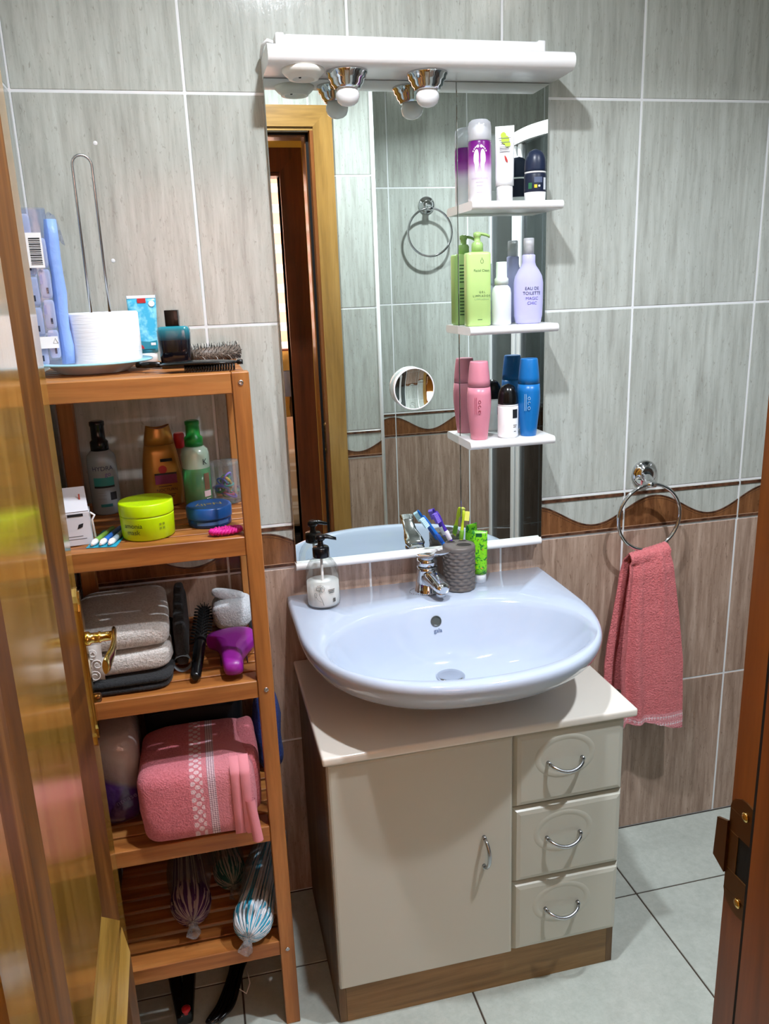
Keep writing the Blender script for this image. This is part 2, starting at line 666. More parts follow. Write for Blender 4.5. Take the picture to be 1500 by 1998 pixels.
# hallway and the bedroom beyond it (seen in the mirror through the doorway)
HY = -2.30
wall_hall = MB().box(-1.2, -0.05, HY - 0.1, HY, 0, 2.5).box(0.765, 1.3, HY - 0.1, HY, 0, 2.5).box(-0.05, 0.765, HY - 0.1, HY, 2.06, 2.5).build('wall_hall', HALL_P, kind='structure')
wall_hall_left = slab('wall_hall_left', -0.72, -0.62, HY, -1.33, 0, 2.5, HALL_P)
wall_hall_right = slab('wall_hall_right', 0.976, 1.06, HY, -1.70, 0, 2.5, HALL_P)
ceiling_hall = slab('ceiling_hall', -0.72, 1.06, HY - 0.1, -1.33, 2.44, 2.54, WHITE_P)
bed_y = -4.10
floor_bed = slab('floor_bedroom', -1.5, 2.6, bed_y - 0.1, HY - 0.1, -0.1, 0.0, wood('bedroom parquet', '#8a6a44', '#a5835a', '#b8966c', 'Y', 0.4))
ceiling_bed = slab('ceiling_bedroom', -1.5, 2.6, bed_y - 0.1, HY - 0.1, 2.5, 2.6, WHITE_P)
PB = pl('yellow bedroom plaster', '#e0bd66', 0.85)
wall_bl = slab('wall_bedroom_left', -1.5, -1.4, bed_y, HY - 0.1, 0, 2.5, PB)
wall_br = slab('wall_bedroom_right', 2.5, 2.6, bed_y, HY - 0.1, 0, 2.5, PB)
WX0, WX1, WZ0, WZ1 = -0.2, 1.5, 1.12, 2.36
wall_bf = MB().box(-1.5, WX0, bed_y - 0.1, bed_y, 0, 2.5).box(WX1, 2.6, bed_y - 0.1, bed_y, 0, 2.5)
wall_bf.box(WX0, WX1, bed_y - 0.1, bed_y, 0, WZ0).box(WX0, WX1, bed_y - 0.1, bed_y, WZ1, 2.5)
wall_bf.build('wall_bedroom_far', PB, kind='structure')
window_1 = MB().box(WX0, WX1, bed_y - 0.085, bed_y - 0.08, WZ0, WZ1).build('window_1', pl('daylit window glass', '#ffffff', 0.3, emit=('#fdfaff', 8.0)), kind='structure')
fr = MB()
for a, c, d, e in ((WX0, WX1, WZ0, WZ0 + 0.05), (WX0, WX1, WZ1 - 0.05, WZ1), (WX0, WX0 + 0.05, WZ0, WZ1), (WX1 - 0.05, WX1, WZ0, WZ1), (0.62, 0.68, WZ0, WZ1)):
    fr.box(a, c, bed_y - 0.078, bed_y - 0.03, d, e, 0, 0.003)
fr.build('window_frame', WHITEG, window_1)


# ------------------------------------------------------------------ entrance door, frame
def door_frame():
    t = MB()
    JX, JY = DX1, -1.222
    # right jamb: rebate then stop, seen from the hallway
    t.box(JX, JX + 0.03, -1.345, JY, 0, 2.05)
    fr_ = t.build('trim_3', JAMB_W, kind='structure')
    MB().box(JX - 0.013, JX, -1.345, -1.268, 0, 2.05, 0, 0.002).build('door_stop', JAMB_W, fr_)
    MB().box(JX - 0.009, JX + 0.001, -1.268, -1.262, 0, 2.05).build('gasket', BLACKG, fr_)
    MB().box(DX0 - 0.03, DX0, -1.345, JY, 0, 2.05).build('hinge_jamb', JAMB_W, fr_)
    MB().box(DX0, DX0 + 0.013, -1.345, -1.268, 0, 2.05, 0, 0.002).build('door_stop', JAMB_W, fr_)
    MB().box(DX0 - 0.03, JX + 0.03, -1.345, JY, 2.05, 2.075).build('head_jamb', CASE_X, fr_)
    MB().box(DX0, JX, -1.345, -1.268, 2.037, 2.05, 0, 0.002).build('head_stop', JAMB_W, fr_)
    MB().box(DX0, JX, -1.268, -1.262, 2.043, 2.0505).build('gasket', BLACKG, fr_)
    # casings on the bathroom side (mitred) and the hallway side
    for (y0, y1, nm) in ((-1.229, -1.214, 'casing'), (-1.352, -1.337, 'casing')):
        cw = 0.078
        rv = 0.011
        pr = MB().prism([(JX + rv, 0), (JX + cw, 0), (JX + cw, 2.05 + cw), (JX + rv, 2.05 + rv)], y0, y1)
        pr.build(nm, CASE_W, fr_)
        MB().prism([(DX0 - rv, 0), (DX0 - 0.044, 0), (DX0 - 0.044, 2.05 + cw), (DX0 - rv, 2.05 + rv)], y0, y1).build(nm, CASE_W, fr_)
        MB().prism([(DX0 - rv, 2.05 + rv), (JX + rv, 2.05 + rv), (JX + cw, 2.05 + cw), (DX0 - 0.044, 2.05 + cw)], y0, y1).build('head_casing', CASE_X, fr_)
    # strike plate on the rebate
    z0 = 0.985
    p = MB()
    hole = (-1.2625, -1.236, z0 - 0.021, z0 + 0.021)
    x = JX - 0.0016
    yy0, yy1, ya, yb = -1.2665, -1.2225, hole[0] + 0.006, hole[1] - 0.001

    def pbox(y0, y1, c, d):
        p.box(x, JX + 0.0004, y0, y1, c, d, 0, 0.0004)
    pbox(yy0, yy1, z0 + 0.021, z0 + 0.045)
    pbox(yy0, yy1, z0 - 0.045, z0 - 0.021)
    pbox(yy0, ya, z0 - 0.021, z0 + 0.021)
    pbox(yb, yy1, z0 - 0.021, z0 + 0.021)
    for zc in (z0 + 0.045, z0 - 0.045):
        p.prism([(-1.2445 + 0.022 * cos(a * pi / 8), zc + (0.018 if zc > z0 else -0.018) * sin(a * pi / 8)) for a in range(9)], x, JX + 0.0004, 'yz')
    sp = p.build('strike_plate', BRONZE, fr_)
    MB().box(JX - 0.0006, JX + 0.0002, ya - 0.001, yb + 0.001, z0 - 0.021, z0 + 0.021).build('latch_hole', BLACKM, sp)
    MB().prism([(-1.2235, z0 - 0.028), (-1.2235, z0 + 0.03), (-1.208, z0 + 0.024), (-1.206, z0 - 0.02)], JX - 0.004, JX - 0.0015, 'yz').build('latch_lip', BRONZE, sp)
    for zc in (z0 + 0.048, z0 - 0.048):
        MB().lathe([(0.005, 0), (0.0045, 0.0014), (0.002, 0.002)], n=12, mat=Matrix.Translation((x, -1.2445, zc)) @ Matrix.Rotation(-pi / 2, 4, 'Y')).build('screw', BRASS, sp)
    return fr_


door_frame()

# second doorway across the hallway: dark frame
f2 = MB().box(0.765, 0.80, HY - 0.105, HY + 0.004, 0, 2.06).build('trim_4', SAPELE, kind='structure')
MB().prism([(0.765, 0), (0.872, 0), (0.872, 2.165), (0.765, 2.06)], HY + 0.001, HY + 0.018).build('casing', SAPELE, f2)
MB().prism([(-0.05, 2.06), (0.765, 2.06), (0.872, 2.165), (-0.157, 2.165)], HY + 0.001, HY + 0.018).build('head_casing', SAPELE, f2)
MB().prism([(-0.05, 0), (-0.157, 0), (-0.157, 2.165), (-0.05, 2.06)], HY + 0.001, HY + 0.018).build('casing', SAPELE, f2)
MB().box(-0.08, -0.05, HY - 0.105, HY + 0.004, 0, 2.06).build('jamb', SAPELE, f2)
MB().box(-0.05, 0.765, HY - 0.105, HY + 0.004, 2.045, 2.06).build('head_jamb', SAPELE, f2)


def entrance_door():
    """leaf swung into the room; local y along the leaf from the hinge (0) to the free edge, local +x is the face we see"""
    L, T = 0.726, 0.035
    ang = atan2(0.022, 0.725)
    root = bpy.data.objects.new('door_1', None)
    COL.objects.link(root)
    root['kind'] = 'structure'
    root.location = (0.095, -1.222, 0.0)
    root.rotation_euler = (0, 0, ang)
    H = 2.035
    zb = 0.008
    y0, y1 = L - 0.061, 0.082      # stile edges of the upper panel (far, near)
    # nested rectangles of the upper panel: (y far, y near, z low, z high, x)
    zt = 1.93
    R0 = [(y0, 0.480, 0), (y1, 0.480, 0), (y1, zt, 0), (y0, zt, 0)]
    R1 = [(y0 - 0.064, 0.548, -0.018), (0.192, 0.548, -0.009), (0.192, zt - 0.07, -0.009), (y0 - 0.064, zt - 0.07, -0.018)]
    R2 = [(y0 - 0.165, 0.64, 0), (0.213, 0.64, 0), (0.213, zt - 0.16, 0), (y0 - 0.165, zt - 0.16, 0)]
    V = lambda r: [(x, y, z) for (y, z, x) in r]
    lf = MB()
    lf.box(-T, -0.021, 0, L, zb, H, 0)
    # stiles and rails
    lf.box(-0.022, 0, y0, L, zb, H)
    lf.box(-0.022, 0, 0, y1, zb, H)
    lf.box(-0.022, 0, y1, y0, zb, 0.480)
    lf.box(-0.022, 0, y1, y0, zt, H)
    lf.build('door_leaf', DOOR_W, root)
    vb = V(R0) + V(R1) + V(R2)
    sides = MB()
    sides.add(vb, [(0, 3, 7, 4), (4, 7, 11, 8), (1, 2, 6, 5), (5, 6, 10, 9)])
    sides.build('panel_moulding', DOOR_M_SHADED, root)
    hz = MB()
    hz.add(vb, [(0, 1, 5, 4), (4, 5, 9, 8), (2, 3, 7, 6), (6, 7, 11, 10)])
    hz.build('cross_moulding', DOOR_H_LIT, root)
    MB().add(V(R2) + [(-0.02, y, z) for (y, z, x) in R2], [(0, 1, 2, 3)]).build('panel_field', DOOR_W, root)
    # lower raised moulding below the lock rail
    lo = MB()
    za, zc = 0.459, 0.10
    yo, yn = L - 0.052, 0.09
    o_ = [(0, yo, za), (0, yn, za), (0, yn, zc), (0, yo, zc)]
    i_ = [(0.012, yo - 0.03, za - 0.03), (0.012, yn + 0.03, za - 0.03), (0.012, yn + 0.03, zc + 0.03), (0.012, yo - 0.03, zc + 0.03)]
    j_ = [(0.002, yo - 0.05, za - 0.05), (0.002, yn + 0.05, za - 0.05), (0.002, yn + 0.05, zc + 0.05), (0.002, yo - 0.05, zc + 0.05)]
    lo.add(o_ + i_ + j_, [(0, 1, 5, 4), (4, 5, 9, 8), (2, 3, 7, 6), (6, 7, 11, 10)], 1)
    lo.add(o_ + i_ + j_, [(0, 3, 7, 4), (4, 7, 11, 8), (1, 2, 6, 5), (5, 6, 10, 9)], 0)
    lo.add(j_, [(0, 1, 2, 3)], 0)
    lo.build('lower_moulding', [DOOR_M_SHADED, DOOR_H_LIT], root)
    # long brass escutcheon, lever, cylinder
    hy, hz_ = L - 0.028, 0.995
    es = MB()
    prof = []
    for zz, w in ((-0.19, 0.004), (-0.183, 0.013), (-0.17, 0.010), (-0.160, 0.017), (-0.13, 0.016), (0.03, 0.016), (0.055, 0.017), (0.066, 0.010), (0.078, 0.014), (0.088, 0.004)):
        prof.append((w, zz))
    poly = [(hy + w, hz_ + z) for w, z in prof] + [(hy - w, hz_ + z) for w, z in reversed(prof)]
    es.prism(poly, 0.0, 0.004, 'yz')
    poly2 = [(hy + (q - hy) * 0.6, hz_ + (z - hz_) * 0.93) for q, z in poly]
    es.prism(poly2, 0.004, 0.007, 'yz')
    e_ = es.build('escutcheon', BRASS, root)
    lv = MB()
    rx = Matrix.Translation((0.006, hy, hz_)) @ Matrix.Rotation(pi / 2, 4, 'Y')
    lv.lathe([(0.0115, 0), (0.0115, 0.006), (0.0085, 0.009), (0.0085, 0.02), (0.0095, 0.021), (0.0095, 0.023), (0.0078, 0.025), (0.0078, 0.044)], n=18, mat=rx)
    # flat S-shaped lever running back towards the hinge and curling at the tip
    pth = [(0.050, hy + 0.010, hz_ + 0.002), (0.051, hy - 0.012, hz_ + 0.003), (0.052, hy - 0.040, hz_ + 0.001), (0.049, hy - 0.062, hz_ - 0.005), (0.044, hy - 0.085, hz_ - 0.009), (0.042, hy - 0.105, hz_ - 0.006)]
    wd_ = [0.010, 0.0125, 0.0110, 0.0115, 0.0150, 0.012]
    rs = []
    for (x, y, z), w in zip(pth, wd_):
        rs.append([(x + 0.0042 * cos(a * pi / 6), y, z + w * sin(a * pi / 6)) for a in range(12)])
    lv.rings(rs)
    lv.build('door_lever', BRASS, root)
    MB().lathe([(0.008, 0), (0.008, 0.010), (0.006, 0.012)], n=14, sy=1.0, mat=Matrix.Translation((0.006, hy, hz_ - 0.105)) @ Matrix.Rotation(pi / 2, 4, 'Y')).build('lock_cylinder', BRONZE, root)
    for zz in (0.25, 1.05, 1.8):
        MB().lathe([(0.006, -0.04), (0.006, 0.04)], n=10, c=(-0.036, -0.002, zz)).build('hinge', BRASS, root)


entrance_door()


# ------------------------------------------------------------------ ceiling downlights (the room's light)
def downlight(i, p):
    t = thing('ceiling_downlight', ['recessed ceiling downlight above the door side of the room', 'recessed ceiling downlight near the shower side of the room'][i], 'light', p, 0, 'ceiling downlights')
    MB().lathe([(0.05, 0.0), (0.055, -0.004), (0.058, -0.001), (0.058, 0.0)], cap0=False, cap1=False).build('bezel', WHITEG, t)
    MB().lathe([(0.049, -0.0005), (0.0, -0.0006)], cap0=False, cap1=False, n=24).build('diffuser', pl('lit lamp face', '#ffffff', 0.4, emit=('#fffaf2', 30.0)), t)
    ld = bpy.data.lights.new('lamp', 'AREA')
    ld.shape = 'DISK'
    ld.size = 0.06
    ld.spread = radians(LAMP_SPREAD[i])
    ld.energy = LAMP_W[i]
    ld.color = LAMP_COL
    lo = bpy.data.objects.new('lamp', ld)
    COL.objects.link(lo)
    lo.parent = t
    lo.location = (0, 0, -0.008)


for i, p in enumerate(LAMPS):
    downlight(i, p)


t = thing('hall_fill_lamp', 'added round fill lamp on the hallway ceiling, out of view, brightening the door jamb', 'light', (-0.45, -1.46, 2.44))  # unseen fill source, added so the right door jamb is lit
MB().lathe([(0.09, 0.0), (0.10, -0.01), (0.09, -0.05), (0.05, -0.07), (0.0, -0.075)], n=32, cap1=False).build('shade', pl('hall fill glow', '#fff1dc', 0.5, emit=('#fff2e2', 52.0)), t)


# ------------------------------------------------------------------ mirror unit
def mirror_unit():
    MY = -0.02
    t = thing('mirror_cabinet', 'white bathroom mirror unit with lamp canopy and three small side shelves', 'mirror', (0, 0, 0))
    MB().box(0.480, 1.090, -0.014, -0.001, 0.90, 1.935).build('back_board', MELA, t)
    MB().box(0.4795, 0.8815, MY, -0.0145, 0.910, 1.932, 0, 0.0006).build('mirror_pane', MIRROR, t)
    MB().box(0.8825, 1.0905, MY, -0.0145, 0.910, 1.932, 0, 0.0006).build('mirror_pane', MIRROR, t)
    led = MB()
    led.rings([[(x, -0.027 + 0.0085 * cos(a * pi / 8) * 1.0, 0.9055 + 0.0085 * sin(a * pi / 8)) for a in range(16)] for x in (0.477, 0.478, 1.084, 1.085)])
    led.box(0.477, 1.085, -0.027, -0.001, 0.899, 0.911)
    led.build('bottom_ledge', MELA, t)

    def board(x0, x1, y0, z0, z1):
        h = (z1 - z0) / 2
        pr = [(-0.001, z0), (-0.001, z1)] + [(y0 + h - h * sin(a * pi / 10), (z0 + z1) / 2 + h * cos(a * pi / 10)) for a in range(11)]
        return MB().prism(pr, x0, x1, 'yz', 0, True)
    board(0.479, 1.097, -0.136, 1.9325, 1.967).build('canopy', MELA, t)
    for (x0, x1, z) in ((0.885, 1.0905, 1.689), (0.879, 1.085, 1.4325), (0.878, 1.082, 1.180)):
        board(x0, x1, -0.108, z - 0.018, z).build('side_shelf', MELA, t)
    # two chrome spot cups with opal globes and the white socket under the canopy
    for x in (0.637, 0.801):
        c = MB()
        m = Matrix.Translation((x, -0.080, 1.9325))
        c.lathe([(0.041, 0.0), (0.041, -0.004), (0.038, -0.007), (0.037, -0.013), (0.033, -0.016), (0.031, -0.024), (0.027, -0.027), (0.026, -0.031), (0.018, -0.032), (0.012, -0.026)], n=36, mat=m)
        o = c.build('spot_cup', CHROME, t)
        MB().lathe([(0.012, -0.022), (0.014, -0.028), (0.020, -0.032), (0.0235, -0.040), (0.0235, -0.046), (0.020, -0.055), (0.013, -0.0605), (0.003, -0.063)], n=24, mat=m).build('globe_bulb', FROST, o)
    c = MB()
    m = Matrix.Translation((0.550, -0.088, 1.9325))
    c.lathe([(0.041, 0.0), (0.041, -0.005), (0.034, -0.012), (0.031, -0.012), (0.0285, -0.018), (0.021, -0.018)], n=32, mat=m, cap1=False)
    c.lathe([(0.021, -0.018), (0.0195, -0.0135), (0.0, -0.013)], n=32, mat=m, cap0=False, cap1=False)
    so = c.build('power_socket', pl('ivory socket plastic', '#e9e8e0', 0.4), t)
    MB().lathe([(0.0025, -0.0132), (0.0025, -0.0155)], n=10, mat=m @ Matrix.Translation((-0.007, 0, 0))).build('contact_hole', BLACKM, so)


mirror_unit()
t = thing('strip_light', 'long white strip light lying on top of the mirror canopy', 'light', (0.775, -0.068, 1.9672))
MB().box(-0.258, 0.262, -0.022, 0.022, 0.0, 0.026, 0, 0.005, 2).build('tube_cover', WHITEG, t)
for x in (-0.266, 0.268):
    MB().box(x - 0.009, x + 0.008, -0.024, 0.024, 0.0, 0.028, 0, 0.004, 2).build('end_cap', WHITE, t)
MB().tube([(-0.272, 0.0, 0.014), (-0.288, -0.004, 0.018), (-0.296, 0.015, 0.014), (-0.296, 0.045, 0.008), (-0.296, 0.062, 0.004)], 0.0035, 8).build('power_cord', WHITE, t)

# round shaving mirror stuck on the large pane (concave)
t = thing('shaving_mirror', 'small round magnifying mirror with white rim stuck on the big mirror', 'mirror', (0.768, -0.0205, 1.300))
b = MB()
rx = Matrix.Rotation(pi / 2, 4, 'X')
b.lathe([(0.030, 0.0), (0.043, 0.004), (0.0475, 0.010), (0.0475, 0.020), (0.0455, 0.022), (0.0445, 0.020)], n=48, mat=rx, cap1=False)
b.build('rim', WHITEG, t)
b = MB()
prof = [(0.0445 * i / 10, 0.0145 + 0.0055 * (i / 10) ** 2) for i in range(10, -1, -1)]
b.lathe(prof, n=48, mat=rx, cap0=False, cap1=False)
b.build('mirror_glass', MIRROR, t)


# ------------------------------------------------------------------ washbasin and tap
def basin():
    t = thing('washbasin', 'white oval porcelain washbasin hung above the cabinet', 'sink', (0.776, 0, 0))
    NB, NS, NA = 20, 6, 56

    def outline(a, d, z, y0=-0.0005):
        ys = 0.36 * d
        P = [(a - 2 * a * i / NB, y0, z) for i in range(NB)]
        P += [(-a, y0 - (ys + y0) * i / NS, z) for i in range(NS)]
        for i in range(NA + 1):
            th = pi * i / NA
            P.append((-a * math.copysign(abs(cos(th)) ** 0.86, cos(th)), -ys - (d - ys) * abs(sin(th)) ** 0.86, z))
        P += [(a, -ys + (ys + y0) * (i + 1) / NS, z) for i in range(NS - 1)]
        return P
    n = len(outline(1, 1, 0))

    def inner(ax, ay, cy, z, e=2.08):
        ref = outline(0.322, 0.553, 0)
        P = []
        for (x, y, _) in ref:
            th = atan2((y + 0.32) / 0.24, x / 0.32)
            c_, s_ = cos(th), sin(th)
            P.append((ax * math.copysign(abs(c_) ** (2 / e), c_), cy + ay * math.copysign(abs(s_) ** (2 / e), s_), z))
        return P
    Z = 0.826
    rs = [outline(0.10, 0.20, 0.662), outline(0.16, 0.27, 0.668), outline(0.205, 0.34, 0.684), outline(0.245, 0.405, 0.706), outline(0.282, 0.47, 0.735),
          outline(0.308, 0.522, 0.766), outline(0.319, 0.545, 0.790), outline(0.3235, 0.5535, 0.808), outline(0.3235, 0.5535, 0.817), outline(0.3205, 0.5505, 0.8235), outline(0.315, 0.545, Z)]
    rs += [inner(0.287, 0.190, -0.335, Z - 0.0005), inner(0.281, 0.184, -0.335, Z - 0.004), inner(0.274, 0.176, -0.334, 0.812), inner(0.262, 0.164, -0.331, 0.792),
           inner(0.243, 0.149, -0.326, 0.766), inner(0.215, 0.128, -0.318, 0.737), inner(0.165, 0.098, -0.30, 0.712), inner(0.095, 0.06, -0.28, 0.696), inner(0.022, 0.022, -0.255, 0.690)]
    MB().rings(rs, 0, True, True, True).build('bowl', PORC, t)
    # overflow hole, drain, maker's mark
    m = Matrix.Translation((-0.006, -0.1700, 0.7895)) @ Matrix.Rotation(radians(74), 4, 'X')
    MB().lathe([(0.0125, 0.0), (0.0125, 0.001), (0.0108, 0.001), (0.0095, -0.002)], n=24, mat=m, cap0=False, cap1=False).lathe([(0.0105, -0.001), (0.0, -0.001)], n=24, mat=m, cap0=False, cap1=False).build('overflow_hole', pl('dark overflow', '#4b4f4c', 0.4), t)
    d = MB().lathe([(0.031, 0.691), (0.0315, 0.6945), (0.028, 0.6965), (0.02, 0.695), (0.0, 0.6945)], c=(0, -0.255, 0), n=32, cap1=False).build('drain', CHROME, t)
    g = txt(t, 'gala', 0.013, pl('blue maker print', '#33507c', 0.4), 0, front=0, name='maker_mark')
    g.matrix_local = Matrix.Translation((-0.004, -0.1772, 0.7690)) @ Matrix.Rotation(radians(-27), 4, 'X')
    return t


basin()


def faucet():
    t = thing('faucet', 'chrome single-lever tap at the back of the washbasin', 'tap', (0.779, -0.073, 0.8262), radians(8))
    MB().lathe([(0.0300, 0.0), (0.0300, 0.004), (0.0280, 0.006), (0.0268, 0.03), (0.0250, 0.055), (0.0250, 0.062), (0.0230, 0.064)], n=32).build('body', CHROME, t)
    MB().lathe([(0.0225, 0.065), (0.024, 0.068), (0.0245, 0.078), (0.021, 0.086), (0.012, 0.089)], n=32).build('cartridge_cap', CHROME, t)
    # spout
    sp = MB()
    rs = []
    for y, z, w, h in ((-0.005, 0.036, 0.023, 0.024), (-0.03, 0.040, 0.0225, 0.0205), (-0.05, 0.038, 0.0205, 0.0175), (-0.068, 0.034, 0.0195, 0.0150), (-0.079, 0.031, 0.017, 0.0125), (-0.085, 0.029, 0.011, 0.008)):
        rs.append([(w * cos(2 * pi * j / 18), y, z + h * sin(2 * pi * j / 18)) for j in range(18)])
    sp.rings(rs)
    o = sp.build('spout', CHROME, t, rot=(0, 0, radians(3)))
    MB().lathe([(0.0115, 0.0), (0.0115, 0.012), (0.010, 0.012)], n=18, c=(0, -0.068, 0.010)).build('aerator', STEEL, o)
    # lever rising towards the front
    lv = MB()
    rs = []
    for y, z, w, h in ((0.022, 0.082, 0.016, 0.006), (0.005, 0.088, 0.0245, 0.007), (-0.02, 0.094, 0.023, 0.006), (-0.055, 0.104, 0.0165, 0.005), (-0.085, 0.117, 0.0150, 0.0045), (-0.105, 0.129, 0.018, 0.004)):
        rs.append([(w * math.copysign(abs(cos(2 * pi * j / 20)) ** 0.7, cos(2 * pi * j / 20)), y, z + h * math.copysign(abs(sin(2 * pi * j / 20)) ** 0.7, sin(2 * pi * j / 20))) for j in range(20)])
    lv.rings(rs)
    lv.build('lever', CHROME, t, rot=(0, 0, radians(-4)))
    # bead chain looped round the foot of the tap
    bc = MB()
    for k in range(34):
        a = radians(95 + 265 * k / 33)
        r = 0.0315 + (0.012 * max(0, cos(a - radians(170))) ** 6)
        bc.lathe([(0.0004, -0.0013), (0.0013, -0.0004), (0.0013, 0.0004), (0.0004, 0.0013)], c=(r * cos(a), r * sin(a), 0.0015), n=6)
    bc.build('bead_chain', STEEL, t, kind='stuff')


faucet()


# ------------------------------------------------------------------ vanity cabinet
def arch_handle(t, c, span, vert=False, drop=0.012):
    """bow handle on a front at y=c[1]; ends c +- span/2"""
    pts = []
    for i in range(13):
        u = -1 + i / 6
        out = 0.006 + 0.020 * (1 - u * u) ** 0.6
        sag = drop * (1 - u * u)
        if vert:
            pts.append((c[0] + sag * 0.3, c[1] - out, c[2] + u * span / 2))
        else:
            pts.append((c[0] + u * span / 2, c[1] - out, c[2] - sag))
    b = MB().tube(pts, [0.0042 - 0.0006 * abs(-1 + i / 6) for i in range(13)], 10)
    for u in (-1, 1):
        e = (c[0], c[1], c[2] + u * span / 2) if vert else (c[0] + u * span / 2, c[1], c[2])
        b.tube([e, (e[0], e[1] - 0.008, e[2])], 0.0042, 10)
    return b.build('handle', STEEL, t)


def front(x0, x1, z0, z1, y, th, bev=0.007):
    """pressed door front with rounded bevelled edge"""
    b = MB()
    R = [(0, 0), (0, -th + bev * 0.8), (bev * 0.45, -th + bev * 0.15), (bev, -th)]
    rs = [[(x0 + o, y + d, z0 + o), (x1 - o, y + d, z0 + o), (x1 - o, y + d, z1 - o), (x0 + o, y + d, z1 - o)] for o, d in R]
    b.rings(rs, 0, False)
    return b


def vanity():
    t = thing('vanity_cabinet', 'cream bathroom cabinet with one door and three drawers under the washbasin', 'cabinet', (0, 0, 0))
    X0, X1_, YF = 0.464, 1.102, -0.422
    for x in (X0, X1_ - 0.016):
        MB().box(x, x + 0.016, YF, -0.01, 0.0, 0.641, 0, 0.0008).build('side_panel', OAK_S, t)
    MB().box(X0 + 0.016, X1_ - 0.016, YF + 0.0, YF + 0.016, 0.0, 0.100).build('plinth', OAK_T, t)
    MB().box(X0 + 0.016, X1_ - 0.016, YF + 0.017, -0.012, 0.100, 0.116).build('bottom_panel', CREAM, t)
    MB().box(X0 + 0.016, X1_ - 0.016, YF + 0.001, -0.012, 0.58, 0.5805).build('dust_panel', CREAM, t)
    MB().box(0.842, 0.858, YF + 0.002, -0.012, 0.117, 0.579).build('divider', CREAM, t)
    MB().box(X0 + 0.016, X1_ - 0.016, -0.02, -0.011, 0.02, 0.64).build('back_panel', CREAM, t)
    b = MB().box(0.457, 1.122, -0.448, -0.003, 0.6415, 0.660, 0, 0.0055, 3)
    b.build('worktop', pl('cream gloss worktop', '#e9e3d8', 0.16, coat=0.4), t)
    d = front(0.4655, 0.8485, 0.104, 0.639, YF - 0.001, 0.018).build('door', CREAM, t)
    arch_handle(d, (0.784, YF - 0.019, 0.380), 0.070, True)
    for z0, z1 in ((0.466, 0.639), (0.281, 0.463), (0.104, 0.278)):
        q = front(0.851, 1.1005, z0, z1, YF - 0.001, 0.018, 0.015).build('drawer', CREAM, t)
        # pressed round dish behind the handle
        zc = (z0 + z1) / 2 + 0.012
        ring = MB()
        ring.lathe([(0.068, 0.050, 0.0), (0.064, 0.047, 0.0012), (0.058, 0.041, 0.0008), (0.054, 0.037, 0.0)], n=40, mat=Matrix.Translation((0.963, YF - 0.019, zc + 0.01)) @ Matrix.Rotation(pi / 2, 4, 'X'), cap0=False, cap1=False)
        ring.build('pressed_dish', CREAM, q)
        arch_handle(q, (0.963, YF - 0.019, zc), 0.076, False, 0.012)


vanity()


# ------------------------------------------------------------------ soap dispenser
def soap():
    x, y = 0.530, -0.079
    t = thing('soap_dispenser', 'clear soap bottle with black pump half full of white soap', 'soap dispenser', (x, y, 0.8262), face_cam(x, y))
    pr = [(0.030, 0.0), (0.0365, 0.003), (0.038, 0.010), (0.038, 0.075), (0.0365, 0.088), (0.030, 0.103), (0.020, 0.114), (0.0165, 0.119), (0.0165, 0.122)]
    MB().lathe(pr, n=40, cap1=False).build('bottle', clear('clear soap bottle', '#f2f6f6', 0.5, 0.12, 0.03), t)
    MB().lathe([(0.029, 0.0035), (0.0355, 0.006), (0.0365, 0.012), (0.0365, 0.0585), (0.0, 0.0586)], n=40, cap1=False).build('liquid_soap', pl('pearly liquid soap', '#f3f1ec', 0.35, sss=0.2), t)
    MB().lathe([(0.003, 0.01), (0.003, 0.12)], n=10).build('dip_tube', WHITE, t)
    p = MB().lathe([(0.0185, 0.116), (0.019, 0.118), (0.019, 0.136), (0.0175, 0.139), (0.008, 0.139), (0.007, 0.142), (0.006, 0.150), (0.006, 0.157)], n=28)
    p.lathe([(0.010, 0.155), (0.0115, 0.158), (0.0115, 0.164), (0.008, 0.1685)], n=20)
    rs = []
    for q, zz, w, h in ((0.0, 0.163, 0.009, 0.0055), (0.015, 0.1625, 0.0085, 0.005), (0.028, 0.158, 0.0055, 0.004), (0.036, 0.1555, 0.004, 0.0035)):
        rs.append([(q, w * cos(2 * pi * j / 12), zz + h * sin(2 * pi * j / 12)) for j in range(12)])
    p.rings(rs)
    p.build('pump', BLACK, t, rot=None)
    ink = pl('grey flower print', '#5a5752', 0.6)
    fl = MB()
    r = 0.0384
    W = lambda u, z: (r * sin(u / r), -r * cos(u / r), z)
    for k in range(9):
        a0 = 2 * pi * k / 9
        fl.tube([W(-0.006 + 0.009 * s * cos(a0 + 0.25 * s), 0.052 + 0.0085 * s * sin(a0 + 0.25 * s)) for s in (0.0, 0.35, 0.7, 1.0)], 0.00025, 4)
        fl.tube([W(-0.006 + q * cos(a0 + d), 0.052 + q * 0.9 * sin(a0 + d)) for q, d in ((0.0085, -0.2), (0.0105, 0.1), (0.0085, 0.45))], 0.0003, 4)
    fl.tube([W(u, z) for u, z in ((-0.007, 0.044), (-0.009, 0.037), (-0.004, 0.026), (0.0, 0.012))], 0.0004, 4)
    fl.tube([W(u, z) for u, z in ((-0.005, 0.020), (-0.012, 0.024), (-0.017, 0.032))], 0.0003, 4)
    fl.tube([W(-0.018 + 0.0028 * cos(a * pi / 6), 0.036 + 0.006 * sin(a * pi / 6)) for a in range(12)], 0.0003, 4, closed=True)
    fl.build('flower_print', ink, t)
    for z, a0, a1 in ((0.0475, 0.28, 0.72), (0.0445, 0.30, 0.70), (0.0405, 0.34, 0.68)):
        label_band(0.0383, z - 0.0009, z + 0.0009, a0, a1, 8).build('print_line', ink, t)
    label_band(0.0383, 0.017, 0.026, 0.58, 0.76, 6).build('emblem', ink, t)


soap()


